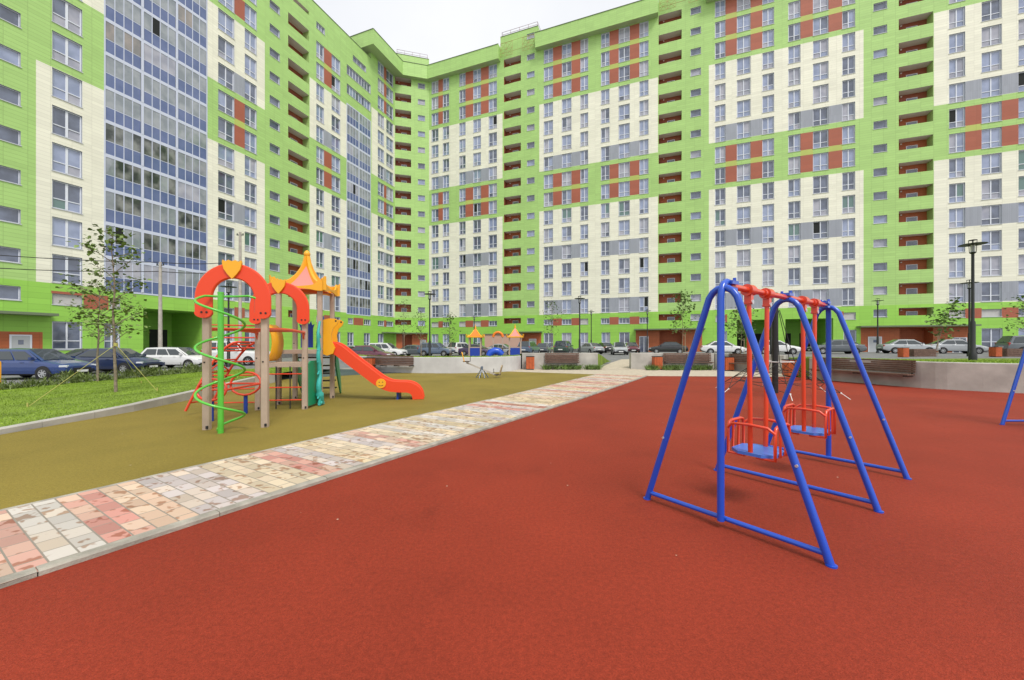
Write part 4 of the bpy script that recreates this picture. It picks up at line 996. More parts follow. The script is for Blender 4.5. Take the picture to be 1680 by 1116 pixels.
# slide
S0 = (PF['T8']+PF['T4'])/2+U*.05; SE = Vector((-2.72, 11.0, 0)); sdv = (SE-S0); sdv.z = 0; SL = sdv.length; sdv.normalize(); sn = Vector((-sdv.y, sdv.x, 0))
cl_ = [(0, 1.40), (.18, 1.40), (.34, 1.30), (.6, 1.08), (.95, .80), (1.3, .52), (1.5, .40), (1.68, .335), (1.9, .31), (2.12, .30), (2.26, .25), (2.34, .16), (2.37, .05), (2.375, 0.0)]
cl_ = [(x/2.375*SL, z) for x, z in cl_]
cs = smooth_pts(cl_, 4)
b = MB(); hw = .22
def sec(x, z): 
    p = S0+sdv*x
    prof = [(-hw-.03, -.10), (-hw-.03, .19), (-hw, .21), (-hw+.03, .19), (-hw+.05, .03), (-hw+.12, 0), (hw-.12, 0), (hw-.05, .03), (hw-.03, .19), (hw, .21), (hw+.03, .19), (hw+.03, -.10)]
    return prof, p
rows = []
for i, (x, z) in enumerate(cs):
    a = cs[max(0, i-1)]; c = cs[min(len(cs)-1, i+1)]; tx, tz = c[0]-a[0], c[1]-a[1]; L = math.hypot(tx, tz) or 1; nx, nz_ = -tz/L, tx/L
    prof, p = sec(x, z); rows.append([S0+sdv*(x+nx*h)+Zv*max(.004, z+nz_*h)+sn*w for w, h in prof])
k = len(rows[0])
b.mesh([p for r_ in rows for p in r_], [(i*k+j, (i+1)*k+j, (i+1)*k+(j+1) % k, i*k+(j+1) % k) for i in range(len(rows)-1) for j in range(k)], 0, True)
b.face(rows[0]); b.face(rows[-1][::-1])
slide = b.build('slide_chute', M['redpl'], tower); slide.data.set_sharp_from_angle(angle=R(42))
for s in (-1, 1):
    b = MB(); poly = [(-.05, 1.28), (-.05, 2.2), (.12, 2.24), (.26, 2.23), (.33, 2.17), (.30, 2.08), (.20, 1.98), (.15, 1.8), (.17, 1.62), (.25, 1.45), (.20, 1.30), (.05, 1.24)]
    b.prism(poly, S0+sn*(s*(hw+.06)), sdv, Zv, .05); b.disc(S0+sn*(s*(hw+.06))+sdv*.27+Zv*2.17, sn, .025, .06, 1, 10)
    b.build('slide_side', [M['yel'], M['trim']], tower, bevel=.012)
b = MB(); f0 = S0+sdv*(1.43/2.375*SL)+Zv*.47-sn*(hw+.04); b.disc(f0, -sn, .13, .03, 0, 24)
for (x, z) in ((-.045, .035), (.045, .035)): b.disc(f0+sdv*x+Zv*z-sn*.016, -sn, .014, .008, 1, 8)
b.tube([f0+sdv*(.07*math.sin(t))+Zv*(-.02-.045*math.cos(t))-sn*.016 for t in [R(-60+12*i) for i in range(11)]], .007, 1, 5)
b.build('smiley_disc', [M['yel'], M['trim']], tower)
b = MB(); p = S0+sdv*(1.88/2.375*SL); b.box((p.x, p.y, .12), (.05, .3, .26), 0); b.build('slide_leg', M['nav'], tower)
# side panels
def panel(name, O, d, poly, m, t=.035, bev=.008): b = MB(); b.prism(poly, O, d, Zv, t); return b.build(name, m, tower, bevel=bev)
dd = (PF['T8']-PF['BR']).normalized(); LL = (PF['T8']-PF['BR']).length
panel('green_panel', PF['BR']+U*.05, dd, [(.06, .06), (LL-.06, .06), (LL-.06, 1.05), (LL-.15, 1.14), (.18, 1.14), (.06, 1.08)], M['grn'])
b = MB(); o = PF['BR']+U*.13+dd*.42
sn_pts = [(.0, .05), (.08, .12), (.02, .3), (-.03, .5), (.03, .75), (.0, 1.0), (-.05, 1.25), (-.02, 1.5), (-.06, 1.75), (-.02, 1.95), (.03, 2.12)]
b.tube(smooth_pts([tuple(o+dd*(x*1.2)+U*(.03)+Zv*z) for x, z in sn_pts], 4), [.07*(1-abs(i-4)/60) if i > 8 else .05+.006*i for i in range(41)], 0, 8)
for q in (.2, .5, .8, 1.1, 1.4, 1.7): b.prism([(-.1, 0), (.1, 0), (.02, .12)], o+Zv*q+U*.03, dd, Zv, .03)
b.prism([(-.04, 0), (.26, 0), (.16, .22), (.03, .42)], o+U*.04+Zv*.02, dd, Zv, .05)
b.build('serpent_climber', M['teal'], tower)
dl = (PF['T7']-PF['T6']).normalized()
panel('blue_panel', PF['T7']+U*.05, (PF['T4']-PF['T7']).normalized(), [(.1, 1.45), (.42, 1.45), (.42, 2.0), (.46, 2.12), (.40, 2.08), (.37, 2.2), (.32, 2.1), (.27, 2.22), (.22, 2.1), (.16, 2.2), (.13, 2.08), (.06, 2.12), (.1, 2.0)], M['nav'])
panel('blue_panel', PF['T8']+V*.12, V, [(0, 1.85), (.2, 1.85), (.22, 2.15), (.16, 2.28), (.02, 2.25), (-.02, 2.1)], M['nav'])
panel('green_panel', PF['T7']+U*.5, (PF['T4']-PF['T7']).normalized(), [(.05, 1.45), (.4, 1.45), (.34, 1.8), (.22, 2.0), (.1, 1.8)], M['grn'])
b = MB(); o = (PF['BL']+PF['T6'])/2; G_ = []
for i in range(17):
    t = i/16; a0 = R(-80+160*t)
    G_.append([o+V*w+U*(.0+.22*math.cos(a0))+Zv*(1.58+.46*math.sin(a0)) for w in (-.3, .3)])
b.mesh([p for r_ in G_ for p in r_], [(2*i, 2*i+1, 2*i+3, 2*i+2) for i in range(16)], 0, True)
yo = b.build('curved_yellow_panel', M['yel'], tower); yo.modifiers.new('thick', 'SOLIDIFY').thickness = .03
# stairs at the back of the tower with leaf shaped cheeks
lp = [(0, 1.42), (.12, 1.40), (.45, 1.0), (.85, .55), (1.02, .2), (1.05, .06), (.98, .0), (.75, .25), (.4, .75), (.1, 1.15)]
dv = (V-U*.12).normalized()
for s, k in ((.06, 'T4'), (-.06, 'T7')):
    b = MB(); O = PF[k]+U*s+V*.06
    top = [(0, 1.44), (.3, 1.28), (.6, .98), (.9, .55), (1.04, .22), (1.06, .04)]; bot = [(0, 1.0), (.25, .75), (.5, .47), (.75, .22), (.92, .06), (1.03, .0)]
    for i in range(5):
        P = lambda p, q: O+dv*p[0]+Zv*p[1]+U*q*.02
        for q in (1, -1): b.face([P(top[i], q), P(top[i+1], q), P(bot[i+1], q), P(bot[i], q)], 0)
        b.face([P(top[i], 1), P(top[i+1], 1), P(top[i+1], -1), P(top[i], -1)], 1); b.face([P(bot[i], 1), P(bot[i+1], 1), P(bot[i+1], -1), P(bot[i], -1)], 0)
    b.build('stair_cheek', [M['grn'], M['yel']], tower)
for i in range(5):
    b = MB(); z = .2+.24*i; c = (PF['T4']+PF['T7'])/2+dv*(.95-.2*i)+Zv*z; b.bar(c-U*.45, c+U*.45, .2, .035); b.build('stair_tread', M['brn'], tower)

# ------------------------------------------------------------------ triple frame swings
def make_swing(label):
    root = empty('swing_set', (0, 0, 0), label, 'swing set', 'blue swing sets', local=True)
    H = 2.03; hb = 1.45; tr = .0285; yb = .73
    # local x along the beam, local y across
    for k, x in enumerate((-hb, 0, hb)):
        b = MB(); pts = [Vector((x, -yb, -.01))]
        arc = [(-.135, H-.15), (-.115, H-.085), (-.08, H-.035), (-.04, H-.008), (0, H), (.04, H-.008), (.08, H-.035), (.115, H-.085), (.135, H-.15)]
        pts += [Vector((x, y, z)) for y, z in arc]+[Vector((x, yb, -.01))]
        b.tube(smooth_pts([tuple(p) for p in pts[1:-1]], 3) if False else [tuple(p) for p in pts], tr, 0, 12)
        b.build('frame_leg', M['blue'], root)
        b = MB(); b.tube([(x, -yb+.028, .075), (x, yb-.028, .075)], .021, 0, 10); b.build('ground_bar', M['blue'], root)
        for s in (-1, 1):
            b = MB(); b.disc((x, s*yb, .006), (0, 0, 1), .036, .012, 0, 14); b.disc((x-.03, s*.535, .655), (1, 0, 0), .011, .012, 1, 8); b.build('foot', [M['blue'], M['chrome']], root)
        if x:
            s = 1 if x < 0 else -1; xx = x-s*.035
            b = MB(); b.tube([(xx, 0, .06), (xx, 0, H-.10), (xx+s*.012, 0, H-.03), (xx+s*.045, 0, H+.03), (xx+s*.10, 0, H+.055), (xx+s*.17, 0, H+.05)], .029, 0, 12); b.build('post', M['blue'], root)
        b = MB(); s = 1 if x < 0 else (-1 if x > 0 else 0)
        b.box((x+s*.13, 0, H+.05), (.12, .10, .03), 0); b.box((x+s*.13, 0, H-.005), (.10, .09, .025), 0)
        for q in (-.04, .04): b.disc((x+s*.13, q, H+.075), (0, 0, 1), .014, .03, 0, 8)
        b.build('clamp', M['blue'], root)
    b = MB(); b.tube([(-hb+.12, 0, H+.022), (hb-.12, 0, H+.022)], .027, 0, 12)
    b.build('beam', M['redp'], root)
    for cxx in (-hb/2, hb/2):
        for s in (-1, 1):
            x = cxx+s*.21
            b = MB(); b.disc((x, 0, H+.02), (1, 0, 0), .055, .10, 0, 14); b.disc((x-s*.085, 0, H+.02), (1, 0, 0), .04, .05, 0, 12); b.box((x, 0, H-.06), (.055, .06, .09), 0); b.disc((x, 0, H-.09), (0, 1, 0), .022, .075, 1, 10)
            b.build('bearing', [M['redp'], M['chrome']], root)
            b = MB(); sx = cxx+s*.175; b.bar((x, 0, H-.09), (sx, 0, .50), .016, .042, 0) if False else b.tube([(x, 0, H-.08), (sx, 0, .52)], .022, 0, 8)
            b.build('hanger', M['redp'], root)
        seat = MB(); z = .525; pl = [(-.205, -.10), (-.12, -.19), (.12, -.19), (.205, -.10), (.205, .10), (.12, .19), (-.12, .19), (-.205, .10)]
        seat.prism(pl, (cxx, 0, z), (1, 0, 0), (0, 1, 0), .028); so_ = seat.build('seat', M['bluelt'], root, bevel=.006)
        g = MB(); zt_ = .80
        for s in (-1, 1):
            y = s*.20
            loop = [(cxx-.17, y*.25, .50), (cxx-.17, y, .50), (cxx-.17, y, zt_-.06), (cxx-.15, y, zt_-.012), (cxx-.10, y, zt_), (cxx+.10, y, zt_), (cxx+.15, y, zt_-.012), (cxx+.17, y, zt_-.06), (cxx+.17, y, .50), (cxx+.17, y*.25, .50)]
            g.tube(loop, .015, 0, 8)
            g.tube([(cxx+s*.175, -.20, .74), (cxx+s*.2, -.15, zt_-.01), (cxx+s*.205, 0, zt_), (cxx+s*.2, .15, zt_-.01), (cxx+s*.175, .20, .74)], .014, 0, 8)
            g.tube([(cxx+s*.06, -.20, zt_), (cxx+s*.06, -.205, .515), (cxx+s*.06, -.1, .497), (cxx+s*.06, .1, .497), (cxx+s*.06, .205, .515), (cxx+s*.06, .20, zt_)], .012, 0, 8)
        g.build('guard', M['redp'], root)
    return root
sw1 = make_swing('blue tube swing set with two red caged seats, standing whole on the red rubber')
sw1.location = (2.95, 4.14, 0); sw1.rotation_euler = (0, 0, math.atan2(.6, .8))
sw2 = copy_tree(sw1); sw2['label'] = 'blue swing set of which one leg shows at the right edge by the concrete wall'
sw2.location = (10.15, 7.4-1.45, 0); sw2.rotation_euler = (0, 0, R(90))

# ------------------------------------------------------------------ rope net climber
net = empty('rope_net', (8.34, 12.2, 0), 'dark rope pyramid on a black mast behind the swings', 'climbing net')
b = MB(); c = Vector((8.34, 12.2, 0)); b.tube([c-Zv*.05, c+Zv*2.72], .085, 0, 14); b.disc(c+Zv*2.74, Zv, .1, .05, 0, 14); b.build('mast', M['blk'], net)
b = MB(); bw = MB(); angs = [R(8+60*i) for i in range(6)]
nodes = lambda r, z: [c+Vector((r*math.cos(a), r*math.sin(a), z)) for a in angs]
N0, N1, N2, N3, N4 = nodes(.12, 2.62), nodes(.52, 1.0), nodes(.85, .72), nodes(1.25, .42), nodes(1.62, .16)
for k in range(6):
    j = (k+1) % 6
    b.tube([N0[k], N1[k], N2[k], N3[k], N4[k]], .011, 0, 5)
    for Na in (N2, N3): b.tube([Na[k], (Na[k]+Na[j])/2-Zv*.03, Na[j]], .010, 0, 5)
    b.tube([N1[k], (N2[k]+N2[j])/2, N3[k]], .009, 0, 5); b.tube([N1[j], (N2[k]+N2[j])/2, N3[j]], .009, 0, 5); b.tube([N3[k], N4[j]], .009, 0, 5)
    bw.tube([N1[k], N1[j]], .012, 0, 6); bt = MB(); bt.tube([N4[k], c+Vector((1.85*math.cos(angs[k]), 1.85*math.sin(angs[k]), -.02))], .009, 0, 6); bt.disc(N4[k], Zv, .022, .04, 0, 8); bt.build('tension_rod', M['lamp_w'], net)
b.build('net', M['blkw'], net); bw.build('spreader_ring', M['lamp_w'], net)

# ------------------------------------------------------------------ seesaw
ss = empty('seesaw', (-1.35, 17.7, 0), 'tilted seesaw with yellow seat backs and blue legs before the pale curved wall', 'seesaw')
b = MB(); c = Vector((-1.38, 17.7, 0))
for a in (20, 110, 160, 250, 300): b.tube([c+Zv*.46, c+Vector((.3*math.cos(R(a)), .3*math.sin(R(a)), 0))], .022, 0, 7)
b.disc(c+Zv*.48, (0, 1, 0), .06, .2, 0, 12); b.build('base', M['p_steel'], ss)
A = c+Vector((-.72, 0, .70)); B = c+Vector((.72, 0, .10))
b = MB(); b.bar(A, B, .07, .07); b.build('beam', M['pole'], ss)
for p, s, m in ((A, -1, 'yel'), (B, 1, 'stake')):
    b = MB(); b.bar(p+Vector((-.14, 0, .05)), p+Vector((.14, 0, .05)), .26, .04); b.build('seat', M['brn'], ss)
    b = MB(); q = p+Vector((s*.1, 0, .06)); b.prism([(-.14, 0), (.14, 0), (.16, .34), (.08, .44), (-.08, .44), (-.16, .34)], q, (.15*s, 1, 0), (s*.25, 0, 1), .04); b.build('backrest', M[m], ss)
    b = MB(); q = p+Vector((-s*.18, 0, .05)); b.tube([q, q+Zv*.22, q+Vector((0, .1, .26))], .014, 0, 6); b.tube([q+Zv*.22, q+Vector((0, -.1, .26))], .014, 0, 6); b.build('handle', M['blk'], ss)

# ------------------------------------------------------------------ the far playground
def peak_tower(root, c, w, h0, ha, m1, m2):
    for sx in (-1, 1):
        for sy in (-1, 1):
            b = MB(); b.box((c.x+sx*w/2, c.y+sy*w/2, c.z+h0/2), (.12, .12, h0)); b.build('post', M['beige'], root)
    b = MB(); k = [c+Vector((sx*(w/2+.25), sy*(w/2+.25), h0)) for sx, sy in ((-1, -1), (1, -1), (1, 1), (-1, 1))]
    for i in range(4):
        a, e = k[i], k[(i+1) % 4]
        for t0, t1 in ((0, .35), (.35, .7), (.7, 1)):
            f = lambda t: (h_ := ha-h0, (1-(1-t)**1.8))[1]
            A = lambda p, t: Vector((c.x+(p.x-c.x)*t, c.y+(p.y-c.y)*t, c.z+ha-(ha-h0)*(1-(1-t)**1.8)))
            b.face([A(a, t0), A(a, t1), A(e, t1), A(e, t0)] if t0 else [A(a, 0), A(a, t1), A(e, t1)], 0)
        b.bar(a, e, .1, .12, 1)
        b.tube([A(a, t/6) for t in range(1, 7)]+[a+(a-c).normalized()*.12+Zv*.18], .06, 1, 6)
    b.lathe((c.x, c.y, c.z+ha-.15), [(.08, 0), (.1, .15), (.04, .35), (.02, .5)], 1, 8)
    b.build('roof', [M[m1], M[m2]], root)
g0 = at(778, 41, zt(-2)); fp = empty('play_tower', g0, 'far play structure with two small peaked orange roofs in front of the parked cars', 'play structure', 'play structures in the courtyard')
ca, cb_ = at(780, 41, .1), at(845, 41, .1)
peak_tower(fp, ca, 1.2, 2.2, 3.2, 'oran', 'yel'); peak_tower(fp, cb_, 1.2, 2.2, 3.25, 'pink', 'yel')
b = MB(); cm = at(817, 41, 2.3); pts = [cm+Vector((.5*math.cos(R(a)), 0, .5*math.sin(R(a)))) for a in range(0, 181, 15)]; b.tube(pts, .14, 0, 8); b.build('arch', M['oran'], fp)
for sx in (-.5, .5): b = MB(); b.box((cm.x+sx, cm.y, 1.2), (.12, .12, 2.3)); b.build('post', M['beige'], fp)
b = MB(); t0 = at(805, 40.6, .1); b.tube([t0+Vector((-.2, -.1, .2)), t0+Vector((0, -.1, .55)), t0+Vector((.4, 0, .75)), t0+Vector((.8, 0, .7)), t0+Vector((1.2, .1, .35))], [.34, .38, .38, .38, .34], 0, 12); b.build('tube_slide', M['blue'], fp)
for px in (776, 842): b = MB(); p = at(px, 40.3, .1); b.box((p.x+.2, p.y, p.z+.6), (1.0, .06, .9)); b.build('panel', M['nav'], fp)
for c in (ca, cb_): b = MB(); b.box((c.x, c.y, c.z+1.1), (1.2, 1.2, .1)); b.build('deck', M['beige'], fp)
for px in (792, 829): b = MB(); b.bar(at(px-8, 41, 1.1), at(px+8, 41, 1.1), .7, .08); b.build('bridge', M['brn'], fp)
kz = at(826, 63, 0); kb = empty('utility_kiosk', (kz.x, kz.y, 0), 'pale salmon pink kiosk behind the far play structure', 'kiosk')
b = MB(); b.box((kz.x, kz.y, 1.5), (6.0, 2.4, 3.2)); b.build('wall', clad('salmon_cladding', (.62, .40, .31), .8, .6), kb)
b = MB(); b.box((kz.x, kz.y, 3.16), (6.3, 2.7, .12)); b.build('roof', M['canopy'], kb)

# ------------------------------------------------------------------ benches and bins
def wall_bench(A, B, back_h, label, seat_z=.46, slats=5, nrm=None, top=None, grp='slatted wall benches'):
    A = Vector((*A, 0)); B = Vector((*B, 0)); d = (B-A).normalized(); nn = Vector((d.y, -d.x, 0)) if nrm is None else Vector(nrm); L = (B-A).length
    root = empty('wall_bench', (A+B)/2, label, 'bench', grp)
    b = MB(); tp = top or back_h
    for i in range(slats):
        z = seat_z+.10+(tp-seat_z-.12)*i/(slats-1); o = nn*(.10-.03*i/(slats-1))+Zv*z; b.bar(A+o, B+o, .03, (tp-seat_z)/slats*.72)
    b.build('backrest', M['wood'], root)
    b = MB()
    for i in range(4): o = nn*(.16+.105*i)+Zv*seat_z; b.bar(A+o, B+o, .085, .045)
    b.build('seat', M['wood'], root)
    b = MB(); k = max(2, int(L/1.2)+1)
    for i in range(k):
        p = A+d*(.12+(L-.24)*i/(k-1)); b.bar(p+nn*.02+Zv*(seat_z-.045), p+nn*.5+Zv*(seat_z-.045), .05, .05); b.bar(p+nn*.035+Zv*(seat_z-.05), p+nn*.035+Zv*tp, .05, .03)
    b.build('bracket', M['blk'], root)
    return root
w2 = Vector((0, 1))
wall_bench((2.02, 23.72), (4.12, 23.72), .98, 'brown slatted bench on the wall left of the ramp path')
wall_bench((9.25, 23.6), (12.05, 23.38), .98, 'brown slatted bench on the wall right of the ramp, nearest the ramp')
wall_bench((12.75, 22.55), (13.5, 21.0), .98, 'short brown slatted bench seen between the legs of the swings')
wall_bench((13.44, 16.95), (14.42, 13.7), .96, 'longest brown slatted bench, on the lawn wall behind the swings', slats=6)
# curved bench at the left end of the pale wall
cb2 = empty('wall_bench', (-7.2, 21.0, 0), 'rounded dark slatted bench at the left end of the pale curved wall', 'bench', 'slatted wall benches')
bp_ = [Vector((p[0], p[1], 0)) for p in W1[5:14]]
for nm, rows_, m in (('backrest', [(.03, .52+.09*i, .025, .065) for i in range(5)], 'wood'), ('seat', [(.12+.1*i, .44, .08, .045) for i in range(4)], 'wood')):
    b = MB()
    for (off, z, w, h) in rows_:
        P = []
        for i, p in enumerate(bp_):
            d = (bp_[min(i+1, len(bp_)-1)]-bp_[max(0, i-1)]).normalized(); P.append(p+Vector((d.y, -d.x, 0))*off+Zv*z)
        for a, c in zip(P, P[1:]): b.bar(a, c+(c-a).normalized()*.01, w, h)
    b.build(nm, M[m], cb2)
b = MB()
for i in range(0, len(bp_), 2):
    p = bp_[i]; d = (bp_[min(i+1, len(bp_)-1)]-bp_[max(0, i-1)]).normalized(); q = Vector((d.y, -d.x, 0)); b.bar(p+q*.01+Zv*.4, p+q*.5+Zv*.4, .05, .05)
b.build('bracket', M['blk'], cb2)
def make_bin(label):
    root = empty('litter_bin', (0, 0, 0), label, 'litter bin', 'orange slatted litter bins', local=True); w = .46; h = .72
    b = MB()
    for s in range(4):
        a = R(90*s)
        for i in range(5):
            x = -w/2+w*(i+.5)/5; p = Vector((x, -w/2, h/2+.06)); Mx = Matrix.Rotation(a, 3, 'Z'); b.box(Mx @ p, (w/5-.014, .025, h), 0, Mx)
    b.build('slats', M['binor'], root)
    b = MB(); b.box((0, 0, h+.085), (w+.04, w+.04, .035)); b.build('lid', M['blk'], root)
    b = MB(); b.box((0, 0, .03), (w*.9, w*.9, .06)); b.build('base', M['blk'], root)
    b = MB(); b.lathe((0, 0, .08), [(.18, 0), (.19, .6)], 0, 12); b.build('liner', M['trim'], root)
    return root
bn = None
for (x, y, z, lab) in ((1.1, 23.3, 0, 'orange slatted bin left of the bench that stands left of the ramp'), (8.75, 23.2, 0, 'orange slatted bin at the ramp end of the right hand wall'), (12.5, 22.3, 0, 'orange slatted bin between the two benches behind the swings'), (13.3, 18.4, 0, 'orange slatted bin beside the left end of the longest bench'),
                       (-7.75, 20.9, 0, 'orange slatted bin beside the rounded bench at the pale curved wall'), (at(1482, 31).x, 31, zt(30)-.02, 'orange slatted bin on the far side of the lawn beside the wooden planter'), (at(1633, 30).x, 30, zt(36)-.02, 'orange slatted bin on the far lawn edge beside the large street lamp')):
    bn = make_bin(lab) if bn is None else copy_tree(bn); bn['label'] = lab; bn.location = (x, y, z)
def planter(px0, px1, Y, label):
    a, c = at(px0, Y, 0), at(px1, Y, 0); z = zt(a.x); root = empty('timber_planter', ((a.x+c.x)/2, Y, z), label, 'planter', 'timber planters on the far lawn edge')
    b = MB()
    for i in range(4):
        zz = z+.08+.16*i
        b.bar((a.x, Y, zz), (c.x, Y, zz), .05, .14); b.bar((a.x, Y+1, zz), (c.x, Y+1, zz), .05, .14); b.bar((a.x, Y, zz), (a.x, Y+1, zz), .05, .14); b.bar((c.x, Y, zz), (c.x, Y+1, zz), .05, .14)
    b.build('slats', M['wood'], root); b = MB(); b.box(((a.x+c.x)/2, Y+.5, z+.5), (c.x-a.x-.08, .9, .06)); b.build('soil', M['earth'], root)
planter(1499, 1536, 31.5, 'brown timber planter under the leaning sapling')
planter(1652, 1690, 30.5, 'brown timber planter at the right edge of the far lawn')

# ------------------------------------------------------------------ street lamps, poles, wires
def make_lamp(H, base_r=.11):
    root = empty('street_lamp', (0, 0, 0), None, 'street lamp', 'black courtyard street lamps', local=True)
    b = MB(); b.lathe((0, 0, -.3), [(base_r*1.5, 0), (base_r*1.5, .42), (base_r, .5), (base_r*.95, 2.1), (base_r*.62, 2.18), (base_r*.55, H-.2)], 0, 12); b.build('pole', M['blk'], root)
    b = MB(); z = H-.55
    b.lathe((0, 0, z), [(.06, 0), (.13, .06), (.13, .10)], 0, 12)
    for k in range(4): a = R(45+90*k); b.tube([(.12*math.cos(a), .12*math.sin(a), z+.1), (.15*math.cos(a), .15*math.sin(a), z+.75)], .014, 0, 5)
    b.lathe((0, 0, z+.50), [(.52, 0), (.54, .012), (.52, .024), (.12, .05)], 0, 20)
    b.lathe((0, 0, z+.73), [(.16, 0), (.17, .02), (.03, .05)], 0, 12)
    b.build('lantern_cage', M['blk'], root)
    b = MB(); b.lathe((0, 0, z+.1), [(.085, 0), (.095, .38)], 0, 10); b.build('lamp_glass', M['hl'], root)
    return root
lampH = make_lamp(6.0); first = True
for (px, Y, zb, lab) in ((1596, 20.6, .92, 'largest black street lamp, on the lawn at the right'), (1590.5, 31.5, .6, 'second black street lamp just behind the largest one'), (1440, 44, .55, 'black street lamp before the grey entrance door at the right'), (951, 39, .2, 'taller of the two black lamps left of the ramp path'), (970, 56, .3, 'smaller black lamp just right of the one by the ramp path'),
                         (1062, 57, .5, 'black lamp before the glazed entrance in the middle of the right wing'), (705, 34, .0, 'black street lamp at the corner of the two wings'), (375, 29, -.1, 'black street lamp seen through the red arch'), (1265, 36, .35, 'black street lamp whose lantern shows just above the swings'), (778, 64, .1, 'thin distant lamp behind the far play structure')):
    l = lampH if first else copy_tree(lampH); first = False
    l['label'] = lab; l.location = (*at(px, Y).xy, zb)
def utility_pole(px, Y, top_py, label):
    p = at(px, Y); z1 = EYE-(top_py-HY)/F*Y; root = empty('utility_pole', (p.x, p.y, -.2), label, 'utility pole', 'pale utility poles')
    b = MB(); b.lathe((p.x, p.y, -.3), [(.15, 0), (.14, 2), (.095, z1+.3)], 0, 10); b.build('shaft', M['pole'], root)
    b = MB(); b.bar((p.x-.3, p.y, z1-.25), (p.x+.3, p.y, z1-.25), .06, .06)
    for s in (-.25, .25): b.lathe((p.x+s, p.y, z1-.22), [(.03, 0), (.045, .05), (.03, .12)], 0, 8)
    b.build('crossarm', M['blk'], root); return p, z1
pa, za = utility_pole(263, 30.5, 430, 'shorter pale utility pole behind the white estate car'); pb_, zb_ = utility_pole(394, 33, 381, 'taller pale utility pole rising behind the red arch')
def cable(P, label):
    b = MB(); pts = []
    for a, c in zip(P, P[1:]):
        for i in range(12):
            t = i/12; pts.append(a.lerp(c, t)-Zv*(1.1 if (a-c).length > 15 else .35)*4*t*(1-t)*.5)
    pts.append(P[-1]); b.tube(pts, .028, 0, 6)
    tag(b.build('overhead_cable', M['blkw']), label, 'cable', 'overhead cables')
q0 = Vector((-44, 20.0, 8.2))
cable([q0, Vector((pa.x, pa.y, za-.02)), Vector((pb_.x, pb_.y, zb_-2.5))], 'upper black overhead cable crossing in front of the left wing')
cable([q0-Zv*1.1, Vector((pa.x, pa.y, za-.75)), Vector((pb_.x, pb_.y, zb_-3.3))], 'lower black overhead cable crossing in front of the left wing')
b = MB(); p = Vector((-18.12, 13.6, 0)); b.lathe((p.x, p.y, -.1), [(.05, 0), (.05, 1.0), (.03, 1.05)], 0, 10); tag(b.build('bollard', M['yel']), 'thin yellow post on the lawn at the left edge', 'bollard')

